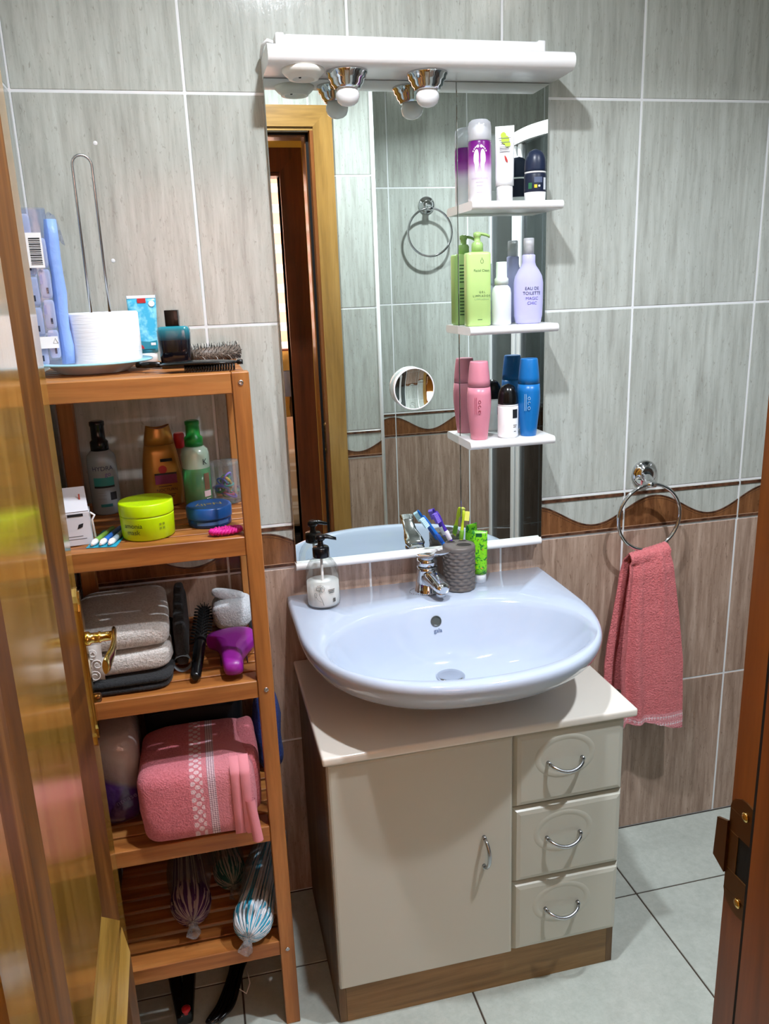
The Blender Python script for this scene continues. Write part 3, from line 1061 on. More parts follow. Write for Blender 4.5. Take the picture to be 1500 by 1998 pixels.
# ------------------------------------------------------------------ toothbrush cup and brushes
def cup():
    x, y = 0.857, -0.076
    t = thing('toothbrush_cup', 'taupe basket-weave toothbrush cup with a holed lid beside the tap', 'toothbrush holder', (x, y, 0.8262), face_cam(x, y))
    tau = pl('taupe plastic', '#6b6460', 0.38)
    n, nr = 96, 54
    rs = []
    H = 0.098
    for i in range(nr + 1):
        z = H * i / nr
        k = z / H * 12
        row = int(k)
        f = k - row
        ring = []
        for j in range(n):
            a = 2 * pi * j / n
            ph = (a * 11 / (2 * pi) + 0.5 * (row % 2)) % 1.0
            h = sin(pi * f) ** 0.5 * sin(pi * ph) ** 0.7 if 0 < i < nr else 0
            r = 0.0352 + 0.0012 * (z / H) + 0.0030 * h
            ring.append((r * cos(a), r * sin(a), z))
        rs.append(ring)
    MB().rings(rs, cap1=False).build('woven_body', tau, t)
    lid = MB().lathe([(0.0375, 0.096), (0.0385, 0.098), (0.0385, 0.105), (0.0365, 0.1085), (0.030, 0.1092), (0.0, 0.1093)], n=40, cap1=False)
    lid.build('lid', tau, t)
    for (hx_, hy_, rx_, ry_) in ((0.012, -0.008, 0.0185, 0.0150), (-0.019, 0.014, 0.011, 0.0100), (0.009, 0.023, 0.010, 0.0075)):
        q = MB().tube([(hx_ + rx_ * cos(2 * pi * k / 24), hy_ + ry_ * sin(2 * pi * k / 24), 0.1093) for k in range(24)], 0.0013, 8, closed=True)
        o = q.build('hole_rim', tau, t)
        MB().add([(hx_ + (rx_ - .001) * cos(2 * pi * k / 24), hy_ + (ry_ - .001) * sin(2 * pi * k / 24), 0.1098) for k in range(24)], [tuple(range(24))]).build('hole', pl('painted hole shade', '#2a2523', 0.8), o)  # flat disc on the lid; its dark colour paints the shade inside a hole
    return t


cup()


def toothbrush(name, label, c1, c2, bris, base, tip, roll=0.0):
    B, T_ = Vector(base), Vector(tip)
    d = (T_ - B)
    L = d.length
    t = thing('toothbrush', label, 'toothbrush', base, 0, 'toothbrushes in the cup')
    q = d.to_track_quat('Z', 'Y')
    t.rotation_mode = 'QUATERNION'
    from mathutils import Quaternion
    t.rotation_quaternion = q @ Quaternion((0, 0, 1), roll)
    rs = []
    for s, w, h in ((0.0, 0.0035, 0.003), (0.1, 0.005, 0.0042), (0.45, 0.0062, 0.0048), (0.62, 0.004, 0.0036), (0.70, 0.0035, 0.003), (0.78, 0.0062, 0.003), (0.88, 0.0068, 0.003), (0.97, 0.005, 0.0028), (1.0, 0.002, 0.0015)):
        rs.append([(w * cos(2 * pi * j / 14), h * sin(2 * pi * j / 14), s * L) for j in range(14)])
    MB().rings(rs).build('handle', c1, t)
    MB().lathe([(0.0045, 0.3 * L), (0.0067, 0.33 * L), (0.0068, 0.5 * L), (0.0045, 0.55 * L)], n=14, sy=0.78).build('grip', c2, t)
    bb = MB()
    for k in range(6):
        for u in (-0.0035, 0.0, 0.0035):
            bb.box(u - 0.0014, u + 0.0014, -0.0135, -0.0025, (0.765 + 0.036 * k) * L, (0.765 + 0.036 * k) * L + 0.0036)
    bb.build('bristles', bris, t, kind='stuff')


toothbrush('a', 'blue toothbrush leaning left out of the taupe cup', pl('sky blue plastic', '#1e6fd0', 0.25), pl('dark blue rubber', '#1549a0', 0.5), pl('white blue bristles', '#bfe3f0', 0.8), (0.843, -0.057, 0.905), (0.781, -0.045, 1.004), 0.4)
toothbrush('b', 'purple toothbrush with a white neck leaning against the mirror', pl('purple plastic', '#4b2fa8', 0.25), pl('white grip', '#e8e6f2', 0.5), pl('purple bristles', '#7d66cf', 0.8), (0.860, -0.050, 0.905), (0.816, -0.032, 1.008), 0.8)
toothbrush('c', 'yellow-green toothbrush standing at the back of the cup', pl('lime plastic', '#b9cf2c', 0.25), pl('green grip', '#6fa52a', 0.5), pl('yellow bristles', '#e3e46a', 0.8), (0.868, -0.050, 0.905), (0.884, -0.036, 1.004), -0.9)


def squeeze_tube(t, body_m, cap_m, w, h, caph, capr, th):
    """tube standing on its cap, flat crimp on top"""
    rs = []
    for k in range(9):
        s = k / 8
        rx_ = capr * 1.12 + (w / 2 - capr * 1.12) * min(1, s * 1.25)
        ry_ = th * (1 - s) ** 0.8 + 0.0009
        e = 2 + 1.5 * s
        z = caph + (h - caph) * s
        rs.append([(rx_ * math.copysign(abs(cos(2 * pi * j / 32)) ** (2 / e), cos(2 * pi * j / 32)), ry_ * math.copysign(abs(sin(2 * pi * j / 32)) ** (2 / e), sin(2 * pi * j / 32)), z) for j in range(32)])
    MB().rings(rs).build('tube_body', body_m, t)
    MB().lathe([(capr, 0), (capr, caph * 0.9), (capr * 0.96, caph)], n=28).build('cap', cap_m, t)


def kids_paste():
    x, y = 0.918, -0.050
    t = thing('toothpaste_tube', 'lime green toothpaste tube standing on its white cap beside the taupe cup', 'toothpaste', (x, y, 0.8262), face_cam(x, y, radians(-6)))
    n = NT('lime tube print')
    v = n.coords((1, 0.2, 1))
    f = n.noise(v, 95, 3, 0.6, 1.2)
    f2 = n.noise(v, 150, 2)
    col = n.mix(n.ramp(f, [(0.52, 0.0), (0.56, 1.0)]), '#7fd21f', '#1d7a2c')
    col = n.mix(n.ramp(f2, [(0.66, 0.0), (0.69, 1.0)]), col, '#d8a62a')
    n.l(col, n.b.inputs['Base Color'])
    n.set(Roughness=0.3)
    squeeze_tube(t, n.m, WHITEG, 0.037, 0.128, 0.022, 0.0155, 0.016)
    MB().box(-0.009, 0.006, -0.0042, -0.0036, 0.112, 0.122).build('logo_patch', pl('dark green patch', '#125a2a', 0.4), t)


kids_paste()


# ------------------------------------------------------------------ bottles on the mirror shelves
def ink_lines(t, mat, rows, rad=None, front=None):
    """thin print strokes too small to read: (z, x0, x1)"""
    for z, a, c in rows:
        if rad:
            label_band(rad, z - 0.0006, z + 0.0006, a / rad, c / rad, 6).build('print_line', mat, t)
        else:
            MB().box(a, c, front - 0.0003, front, z - 0.0006, z + 0.0006).build('print_line', mat, t)


def foot_spray():
    x, y, z0 = 0.917, -0.064, 1.6892
    t = thing('foot_spray_can', 'white and purple foot spray can with white footprints and a clear cap', 'spray can', (x, y, z0), face_cam(x, y))
    n = NT('purple fade')
    tc = n.n('ShaderNodeTexCoord')
    sx = n.n('ShaderNodeSeparateXYZ')
    n.l(tc.outputs['Object'], sx.inputs[0])
    mr = n.n('ShaderNodeMapRange')
    mr.inputs['From Min'].default_value = 0.03
    mr.inputs['From Max'].default_value = 0.118
    n.l(sx.outputs['Z'], mr.inputs['Value'])
    n.l(n.ramp(mr.outputs[0], [(0.0, '#f4f0f6'), (0.30, '#ecdff1'), (0.52, '#b262b8'), (0.7, '#8c1f92'), (1.0, '#6f1078')]), n.b.inputs['Base Color'])
    n.set(Roughness=0.25)
    r = 0.0245
    MB().lathe([(0.022, 0), (r, 0.003), (r, 0.116), (0.0235, 0.119), (0.0225, 0.120)], n=36).build('can', n.m, t)
    MB().lathe([(0.021, 0.120), (0.021, 0.138), (0.017, 0.145), (0.010, 0.149), (0.009, 0.152), (0.002, 0.153)], n=28).build('nozzle', WHITE, t)
    MB().lathe([(0.0238, 0.119), (0.0242, 0.122), (0.0242, 0.148), (0.0225, 0.156), (0.017, 0.1605), (0.002, 0.162)], n=36).build('cap', clear('frosted cap', '#eef0f6', 0.3, 0.2, 0.15, haze=0.4), t)
    W = pl('white footprint', '#f6f2f7', 0.4)
    for sgn in (-1, 1):
        fp = MB()
        pts = []
        for k in range(22):
            a = 2 * pi * k / 22
            zz = 0.023 * sin(a)
            w = 0.0052 * cos(a) * (1.0 + 0.35 * sin(a)) + sgn * 0.0022 * (sin(a) ** 2 - 0.5) * (1 if zz < 0 else -0.6)
            pts.append((sgn * 0.0068 + w, 0.079 + zz))
        u = lambda q, zz: ((r + 0.0005) * sin(q / r), -(r + 0.0005) * cos(q / r), zz)
        fp.add([u(q, zz) for q, zz in pts], [tuple(range(22))])
        for k in range(5):
            cx = sgn * (0.0035 + 0.0026 * k)
            cz = 0.1075 - 0.0008 * k * k * 0.7
            rr = 0.0026 if k == 0 else 0.0014
            fp.add([u(cx + rr * cos(2 * pi * j / 10), cz + rr * 1.2 * sin(2 * pi * j / 10)) for j in range(10)], [tuple(range(10))])
        fp.build('footprint', W, t)
    txt(t, 'DESODORANTE', 0.0042, pl('mauve print', '#c9b3d0', 0.5), 0.045, rad=r, spacing=1.25)
    ink_lines(t, pl('mauve print 2', '#cdbcd4', 0.5), [(0.038, -0.008, 0.008), (0.031, -0.006, 0.006), (0.018, -0.006, 0.005)], rad=r)
    b = MB()
    for k in range(7):
        b2 = label_band(r, 0.012 + 0.004 * k, 0.0142 + 0.004 * k, 2.6, 2.95, 4)
        b.add(b2.v, b2.f)
    b.build('barcode', pl('green barcode', '#5f8f8a', 0.5), t)


def white_tube():
    x, y, z0 = 0.973, -0.064, 1.6892
    t = thing('cream_tube', 'white squeeze tube with a lime green splash standing on its cap', 'tube', (x, y, z0), face_cam(x, y, radians(-4)))
    squeeze_tube(t, WHITEG, WHITE, 0.040, 0.150, 0.032, 0.0172, 0.0165)
    f = -0.0105
    b = MB()
    disc(b, 0.002, 0.122, 0.0085, f, 0, 12)
    disc(b, -0.002, 0.131, 0.006, f - 0.0001, 0, 10)
    disc(b, 0.007, 0.113, 0.006, f - 0.0001, 0, 10)
    s = b.build('green_splash', pl('lime splash', '#bfe04a', 0.4), t)
    ink_lines(t, GREY_T, [(0.125, -0.012, 0.013), (0.117, -0.008, 0.012), (0.108, -0.010, 0.010), (0.104, -0.010, 0.010), (0.099, -0.010, 0.012), (0.070, -0.008, 0.012), (0.062, 0.004, 0.012)], front=f - 0.0003)
    c = MB().prism([(0.004 + 0.0022 * cos(a * pi / 6) + 0.4 * 0.007 * sin(a * pi / 6), 0.084 - 0.007 * sin(a * pi / 6)) for a in range(12)], f - 0.004, f - 0.003)
    c.build('chilli_mark', pl('red chilli print', '#c43a35', 0.4), t)


def roll_on(name, label, x, y, z0, h, r, cap, body, foot, zs, cat='deodorant', fc=0.0):
    """zs: foot top, body top (fractions of h)"""
    t = thing('roll_on_deodorant', label, cat, (x, y, z0), face_cam(x, y, fc))
    a, b_ = zs
    MB().lathe([(r * 0.86, 0), (r * 0.94, h * 0.02), (r * 0.985, h * a), (r * 0.985, h * a + 0.0005)], n=32).build('base', foot, t)
    MB().lathe([(r * 0.988, h * a), (r, h * a + 0.002), (r, h * b_ - 0.003), (r * 0.95, h * b_)], n=32).build('body', body, t)
    MB().lathe([(r * 0.965, h * b_), (r * 0.965, h * b_ + 0.0035)], n=32).build('collar', WHITE, t)
    pr = [(r * 0.98, h * b_ + 0.0035)]
    H2 = h - (h * b_ + 0.0035)
    for k in range(1, 11):
        s = k / 10
        pr.append((r * 0.98 * (1 - s ** 3.2) ** 0.5 if k < 10 else 0.001, h * b_ + 0.0035 + H2 * s))
    MB().lathe(pr, n=32).build('cap', cap, t)
    return t


def shelf_bottles():
    foot_spray()
    white_tube()
    navy = pl('navy plastic', '#1d2840', 0.35)
    navy2 = pl('navy label', '#161f36', 0.4)
    x, y = 1.041, -0.068
    t = roll_on('r', 'navy blue roll-on deodorant with a white base on the top mirror shelf', x, y, 1.6892, 0.105, 0.0235, navy, navy2, WHITEG, (0.17, 0.53), fc=radians(10))
    r = 0.0236
    label_band(r, 0.036, 0.047, -0.25, 0.5, 8).build('text_block', pl('slate print', '#56607a', 0.5), t)
    label_band(r, 0.022, 0.046, 0.65, 0.98, 5).build('barcode', pl('white barcode', '#d6dbe2', 0.5), t)
    label_band(r, 0.0255, 0.0320, -0.24, 0.02, 5).build('yellow_mark', pl('yellow seal', '#e2c42e', 0.5), t)
    label_band(r, 0.024, 0.036, -0.8, -0.45, 5).build('leaf_mark', pl('dark green leaf', '#2e6a46', 0.5), t)
    label_band(r, 0.0275, 0.031, 0.12, 0.30, 5).build('white_mark', WHITE, t)
    # green pump bottle
    x, y, z0 = 0.910, -0.066, 1.4327
    t = thing('face_gel_bottle', 'flat lime green pump bottle of facial cleansing gel on the middle mirror shelf', 'bottle', (x, y, z0), face_cam(x, y, radians(14)))
    gm = pl('pastel green plastic', '#bfe08c', 0.3)
    gm2 = pl('pastel green pump', '#a9cf7d', 0.3)
    MB().lathe([(0.024, 0.0145, 0), (0.0275, 0.0175, 0.003), (0.0275, 0.0175, 0.150), (0.026, 0.016, 0.1545), (0.016, 0.012, 0.156)], n=40, e=5.0).build('bottle', gm, t)
    MB().lathe([(0.0125, 0.156), (0.0125, 0.172), (0.0105, 0.1745), (0.0105, 0.176), (0.0065, 0.1765), (0.0065, 0.186), (0.0085, 0.188), (0.0085, 0.195), (0.004, 0.197)], n=24).build('pump', gm2, t)
    MB().rings([[(q, 0.0062 * w * cos(2 * pi * j / 12), zz + 0.0032 * sin(2 * pi * j / 12)) for j in range(12)] for q, zz, w in ((-0.006, 0.1925, 1.2), (0.008, 0.193, 1.1), (0.02, 0.1905, 0.9), (0.027, 0.187, 0.6))]).build('spout', gm2, t)
    ink = pl('dark green print', '#3c5a38', 0.5)
    fr_ = -0.0176
    MB().tube([(0.006 + 0.003 * sin(a * pi / 8) * (1 if a else 1), fr_ - 0.0002, 0.136 - 0.0042 * cos(a * pi / 8) + (0.004 if a == 8 else 0)) for a in range(16)], 0.0004, 5, closed=True).build('drop_mark', ink, t)
    txt(t, 'Facial Clean', 0.0072, ink, 0.117, front=fr_, x=0.005)
    txt(t, 'GEL', 0.0060, ink, 0.072, front=fr_, x=0.006, spacing=1.5)
    txt(t, 'LIMPIADOR', 0.0060, ink, 0.064, front=fr_, x=0.005, spacing=1.35)
    txt(t, 'LIMPIADOR', 0.0048, pl('pale green print', '#86a878', 0.5), 0.057, front=fr_, x=0.005, spacing=1.35)
    ink_lines(t, ink, [(0.014, -0.004, 0.006)], front=fr_)
    bc = MB()
    for k in range(16):
        if k not in (9,):
            bc.box(-0.018, -0.004 - 0.002 * (k % 3), 0.0176, 0.0179, 0.022 + 0.0072 * k, 0.0245 + 0.0072 * k)
    bc.build('back_print', ink, t)
    # small white spray bottle
    x, y, z0 = 0.965, -0.068, 1.4327
    t = thing('spray_bottle', 'small plain white spray bottle with a white cap beside the green pump bottle', 'bottle', (x, y, z0), face_cam(x, y))
    MB().lathe([(0.019, 0), (0.0215, 0.003), (0.0215, 0.068), (0.0195, 0.078), (0.0145, 0.0845), (0.0125, 0.086)], n=32).build('bottle', pl('milky white plastic', '#e9eef2', 0.25, sss=0.1), t)
    MB().lathe([(0.0152, 0.086), (0.0152, 0.098), (0.0122, 0.102), (0.0118, 0.132), (0.011, 0.134)], n=28).build('cap', pl('translucent white cap', '#dfe9e4', 0.3), t)
    # lavender eau de toilette
    x, y, z0 = 1.029, -0.066, 1.4327
    t = thing('cologne_bottle', 'lavender eau de toilette spray bottle with a clear cap on the middle mirror shelf', 'bottle', (x, y, z0), face_cam(x, y, radians(8)))
    lav = pl('lavender plastic', '#c3c2ef', 0.2, sss=0.1)
    MB().lathe([(0.024, 0.013, 0), (0.0285, 0.016, 0.003), (0.0315, 0.0185, 0.018), (0.0325, 0.0195, 0.045), (0.0325, 0.0195, 0.088), (0.030, 0.018, 0.102), (0.023, 0.0155, 0.115), (0.0165, 0.0135, 0.124), (0.0145, 0.0128, 0.131), (0.0145, 0.0128, 0.146), (0.0125, 0.0115, 0.1475)], n=40).build('bottle', lav, t)
    MB().lathe([(0.0088, 0.1475), (0.0088, 0.160), (0.006, 0.162), (0.006, 0.168), (0.008, 0.169), (0.008, 0.176)], n=24).build('sprayer', WHITE, t)
    MB().lathe([(0.0115, 0.1475), (0.0115, 0.180), (0.0105, 0.182)], n=24).build('cap', clear('clear spray cap', '#eef0f6', 0.3, 0.2, 0.08, haze=0.45), t)
    ink = pl('indigo print', '#2f3158', 0.5)
    ink2 = pl('violet print', '#6a60b4', 0.5)
    fr_ = -0.0205
    for s, z, m_, sz in (('EAU DE', 0.0755, ink, 0.0095), ('TOILETTE', 0.0655, ink, 0.0095), ('MAGIC', 0.0545, ink2, 0.0092), ('CHIC', 0.0445, ink2, 0.0092)):
        txt(t, s, sz, m_, z, rad=0.034, x=0.006)
    for ch in [c for c in bpy.data.objects if c.parent == t and c.name.startswith('lettering')]:
        for v in ch.data.vertices:          # squash the wrapped letters onto the oval front
            v.co.y = -0.0196 * sqrt(max(0.0, 1 - (v.co.x / 0.0326) ** 2)) - 0.0006
    # barrel bottles
    for nm, lab, x, w, c, pr in (('pink_bottle', 'pink barrel-shaped bottle on the lowest mirror shelf', 0.911, 0.0272, '#d98a9c', '#a8465e'), ('blue_bottle', 'blue barrel-shaped bottle on the lowest mirror shelf', 1.031, 0.0262, '#1470b8', '#9fc4de')):
        y, z0 = -0.070, 1.1802
        t = thing('barrel_bottle', lab, 'bottle', (x, y, z0), face_cam(x, y))
        mm = pl(nm + ' plastic', c, 0.32)
        H = 0.176
        P = [(0.66, 0), (0.70, 0.01), (0.78, 0.12), (0.90, 0.28), (0.985, 0.42), (1.0, 0.5), (0.985, 0.58), (0.93, 0.675)]
        Q = [(0.925, 0.68), (0.90, 0.76), (0.83, 0.88), (0.745, 0.985), (0.70, 1.0)]
        MB().lathe([(a * w, b_ * H) for a, b_ in P], n=36).build('body', mm, t)
        MB().lathe([(a * w, b_ * H) for a, b_ in Q], n=36).build('cap', mm, t)
        pm = pl(nm + ' print', pr, 0.5)
        for k in range(3):
            MB().tube([((w + 0.0004) * sin((0.05 + 0.10 * cos(2 * pi * j / 10))), -(w + 0.0004) * cos((0.05 + 0.10 * cos(2 * pi * j / 10))), 0.066 + 0.011 * k + 0.0035 * sin(2 * pi * j / 10)) for j in range(10 if k != 1 else 8)], 0.0006, 5, closed=(k != 1)).build('print_mark', pm, t)
        for k in range(2):
            label_band(w + 0.0002, 0.060, 0.098, -0.22 - 0.13 * k, -0.18 - 0.13 * k, 3).build('print_line', pm, t)
        bc = label_band(w + 0.0006, 0.075, 0.102, 2.85, 3.25, 6)
        bc.build('barcode_label', pl('barcode ' + nm, '#e4dce0', 0.5), t)
    t = roll_on('bw', 'white roll-on deodorant with a black domed cap between the pink and blue bottles', 0.980, -0.072, 1.1802, 0.122, 0.0235, BLACK, WHITEG, WHITEG, (0.03, 0.60), fc=radians(6))
    label_band(0.0236, 0.046, 0.066, 0.35, 0.95, 6).build('black_patch', DARK_T, t)
    label_band(0.0236, 0.040, 0.058, 2.5, 3.2, 6).build('magenta_patch', pl('magenta patch', '#a8307a', 0.5), t)
    ink_lines(t, DARK_T, [(0.030, 0.010, 0.02), (0.026, 0.010, 0.018), (0.016, 0.012, 0.018)], rad=0.0236)


shelf_bottles()


# ------------------------------------------------------------------ towel rings and the hanging towel
def towel_ring(label, c, mount, R, facing):
    """mount: wall point; facing: +1 hangs off the -y side of a wall, -1 the +y side"""
    t = thing('towel_ring', label, 'towel ring', mount, 0 if facing > 0 else pi)
    m = Matrix.Rotation(pi / 2, 4, 'X')
    MB().lathe([(0.034, 0.0), (0.034, 0.006), (0.030, 0.010), (0.022, 0.012), (0.020, 0.016), (0.016, 0.018)], n=32, mat=m).build('wall_mount', CHROME, t)
    d = Vector((c[0] - mount[0], c[1] - mount[1], c[2] - mount[2]))
    if facing < 0:
        d = Vector((-d.x, -d.y, d.z))
    top = d + Vector((0, 0, R))
    arm = MB()
    rs = []
    for s, w in ((0.0, 0.013), (0.5, 0.0125), (1.0, 0.0135)):
        p = Vector((0, -0.012, 0)).lerp(top + Vector((0, 0, 0.002)), s)
        rs.append([(p.x + w * cos(2 * pi * j / 12), p.y + (0.006 if s else 0.0) * sin(2 * pi * j / 12), p.z + (0.012 - 0.006 * s) * sin(2 * pi * j / 12)) for j in range(12)])
    arm.rings(rs)
    arm.tube([top + Vector((-0.012, 0, 0)), top + Vector((0.012, 0, 0))], 0.0085, 12)
    arm.build('arm', CHROME, t)
    MB().tube([d + Vector((R * cos(2 * pi * k / 48), 0.0, R * sin(2 * pi * k / 48))) for k in range(48)], 0.0046, 10, closed=True).build('ring', CHROME, t)


towel_ring('chrome towel ring on the wall right of the washbasin holding the coral towel', (1.364, -0.056, 0.944), (1.376, -0.0002, 1.045), 0.085, 1)
towel_ring('empty chrome towel ring on the far tiled wall, seen in the mirror', (1.272, -1.552, 1.732), (1.272, -1.5998, 1.84), 0.092, -1)


def coral_bands(n, col):
    tc = n.n('ShaderNodeTexCoord')
    sx = n.n('ShaderNodeSeparateXYZ')
    n.l(tc.outputs['Object'], sx.inputs[0])

    def win(a, c):
        g = n.n('ShaderNodeMath', operation='GREATER_THAN')
        g.inputs[1].default_value = a
        n.l(sx.outputs['Z'], g.inputs[0])
        q = n.n('ShaderNodeMath', operation='LESS_THAN')
        q.inputs[1].default_value = c
        n.l(sx.outputs['Z'], q.inputs[0])
        m = n.n('ShaderNodeMath', operation='MULTIPLY')
        n.l(g.outputs[0], m.inputs[0])
        n.l(q.outputs[0], m.inputs[1])
        return m.outputs[0]
    ck = n.n('ShaderNodeTexChecker')
    ck.inputs['Scale'].default_value = 190
    mpp = n.n('ShaderNodeMapping')
    mpp.inputs['Scale'].default_value = (1, 0.0, 1)
    mpp.inputs['Rotation'].default_value = (0, radians(45), 0)
    mpp.inputs['Location'].default_value = (0.0013, 0.0013, 0.0013)
    n.l(tc.outputs['Object'], mpp.inputs['Vector'])
    n.l(mpp.outputs[0], ck.inputs['Vector'])

    def dots(mask, c, colr):
        m = n.n('ShaderNodeMath', operation='MULTIPLY')
        n.l(mask, m.inputs[0])
        n.l(ck.outputs['Fac'], m.inputs[1])
        return n.mix(m.outputs[0], c, colr)
    col = n.mix(win(-0.515, -0.445), col, '#ee9aa0')
    col = dots(win(-0.462, -0.452), col, '#fbd9de')
    col = dots(win(-0.482, -0.472), col, '#fbdfe4')
    col = dots(win(-0.498, -0.492), col, '#c65f6c')
    return col


CORAL = terry('coral terry', '#f68d8f', '#da6d72', 1.6, 210, coral_bands)


def hanging_towel():
    t = thing('hand_towel', 'coral pink hand towel hanging from the chrome ring by the washbasin', 'towel', (1.364, -0.056, 0.8545))
    NU, NV = 44, 96

    def pt(u, s):
        # u in -1..1 across, s metres along: s>0 front drop, s<0 back drop
        if s >= 0:
            k = s / 0.49
            xc = lerp(-0.002, 0.022, k)
            w = lerp(0.050, 0.088, min(1, k * 1.6) ** 0.8)
            u2_ = u + 0.5
            fold = 0.012 * (0.4 + k) * math.exp(-(u2_ / 0.16) ** 2) - 0.010 * math.exp(-((u + 0.78) / 0.13) ** 2) * (0.4 + k) + 0.006 * math.exp(-((u - 0.45 + 0.2 * k) / 0.10) ** 2) * (1 - k) + 0.006 * sin(u * 3.2)
            y = -0.010 - 0.012 * min(1, s / 0.05) - fold - 0.012 * k
            z = 0.008 - s + 0.010 * u * (1 - k) + 0.016 * max(0.0, k - 0.5) * 2 * cos(u * 2 + 0.9)
        else:
            k = -s / 0.385
            xc = lerp(-0.002, -0.030, min(1, k * 1.2))
            w = lerp(0.050, 0.066, min(1, k * 1.5))
            fold = 0.008 * (0.3 + k) * cos(u * 6.1 + 2.2) + 0.004 * cos(u * 13)
            y = 0.012 + 0.008 * min(1, -s / 0.05) + fold * 0.7 + 0.002
            z = 0.008 + s + 0.010 * u * (1 - k) - 0.02 * (u + 1) * k
        # soft roll over the ring
        if abs(s) < 0.02:
            y = -0.022 * (s / 0.02) if s > 0 else 0.014 * (-s / 0.02)
            y -= 0.004
            z = 0.008 + 0.004 * cos(s / 0.02 * pi / 2) - abs(s) * 0.8 + 0.010 * u
        z += 0.0016 * noise.noise(Vector((u * 6, s * 40, 1)))
        y += 0.0016 * noise.noise(Vector((u * 9, s * 40, 5)))
        return Vector((xc + u * w, y, z))
    lerp = lambda a, c, k: a + (c - a) * k
    ss = [0.49 - (0.49 + 0.385) * i / NV for i in range(NV + 1)]
    grid = [[pt(-1 + 2 * j / NU, s) for j in range(NU + 1)] for s in ss]
    # thicken: offset copy
    b = MB()
    n1 = NU + 1
    top, bot = [], []
    for i in range(NV + 1):
        for j in range(n1):
            a = grid[i][min(j + 1, NU)] - grid[i][max(j - 1, 0)]
            c = grid[min(i + 1, NV)][j] - grid[max(i - 1, 0)][j]
            nn = a.cross(c)
            nn.normalize()
            top.append(grid[i][j] + nn * 0.0022)
            bot.append(grid[i][j] - nn * 0.0022)
    fs = []
    for i in range(NV):
        for j in range(NU):
            q = i * n1 + j
            fs.append((q, q + 1, q + 1 + n1, q + n1))
    b.add(top, fs, 0, True)
    b.add(bot, [tuple(reversed(f)) for f in fs], 0, True)
    o = len(top)
    edge = [j for j in range(n1)] + [i * n1 + NU for i in range(1, NV + 1)] + [NV * n1 + j for j in range(NU - 1, -1, -1)] + [i * n1 for i in range(NV - 1, 0, -1)]
    L = len(edge)
    b.add([top[e] for e in edge] + [bot[e] for e in edge], [(k, (k + 1) % L, L + (k + 1) % L, L + k) for k in range(L)], 0, True)
    b.build('towel_cloth', CORAL, t)


hanging_towel()


# ------------------------------------------------------------------ shower enclosure (seen in the mirror)
def shower():
    t = thing('shower_enclosure', 'curved glass shower enclosure with white frame in the far corner, seen in the mirror', 'shower', (0, 0, 0))
    base = [(1.548, -1.592), (1.505, -1.35), (1.468, -1.12), (1.475, -0.93), (1.56, -0.75), (1.72, -0.62), (1.95, -0.56), (2.294, -0.55)]
    P = []
    for i in range(len(base) - 1):        # catmull-rom
        p0, p1, p2, p3 = base[max(i - 1, 0)], base[i], base[i + 1], base[min(i + 2, len(base) - 1)]
        for k in range(6):
            s = k / 6
            P.append(tuple(0.5 * (2 * p1[d] + (p2[d] - p0[d]) * s + (2 * p0[d] - 5 * p1[d] + 4 * p2[d] - p3[d]) * s * s + (3 * p1[d] - p0[d] - 3 * p2[d] + p3[d]) * s ** 3) for d in (0, 1)))
    P.append(base[-1])

    def ribbon(w, z0, z1):
        rs = []
        for i, (x, y) in enumerate(P):
            a, c = P[max(i - 1, 0)], P[min(i + 1, len(P) - 1)]
            d = Vector((c[0] - a[0], c[1] - a[1], 0)).normalized()
            nrm = Vector((-d.y, d.x, 0)) * w / 2
            q = Vector((x, y, 0))
            rs.append([q + nrm + Vector((0, 0, z0)), q - nrm + Vector((0, 0, z0)), q - nrm + Vector((0, 0, z1)), q + nrm + Vector((0, 0, z1))])
        return MB().rings(rs, 0, False)
    ribbon(0.04, 0.0, 0.13).build('tray_front', WHITEG, t)
    ribbon(0.034, 0.131, 0.165).build('bottom_rail', WHITEG, t)
    ribbon(0.034, 1.985, 2.025).build('top_rail', WHITEG, t)
    ribbon(0.006, 0.166, 1.984).build('glass_panel', GLASS, t)
    for (x, y, w) in ((1.550, -1.575, 0.03), (1.468, -1.115, 0.03), (1.466, -1.065, 0.026), (2.28, -0.55, 0.03)):
        MB().box(x - w / 2, x + w / 2, y - w / 2, y + w / 2, 0.166, 1.984, 0, 0.003).build('upright', WHITEG, t)
    tr = MB().prism([(x + 0.03, y) for x, y in P[:-3]] + [(2.29, -0.60), (2.29, -1.59)], 0.02, 0.12, 'xy')
    tr.build('shower_tray', WHITEG, t)


shower()


# ------------------------------------------------------------------ wooden shelf unit
SX0, SX1, SY0, SY1 = 0.011, 0.381, -0.395, -0.025
LV = [1.392, 1.100, 0.815, 0.496, 0.217]


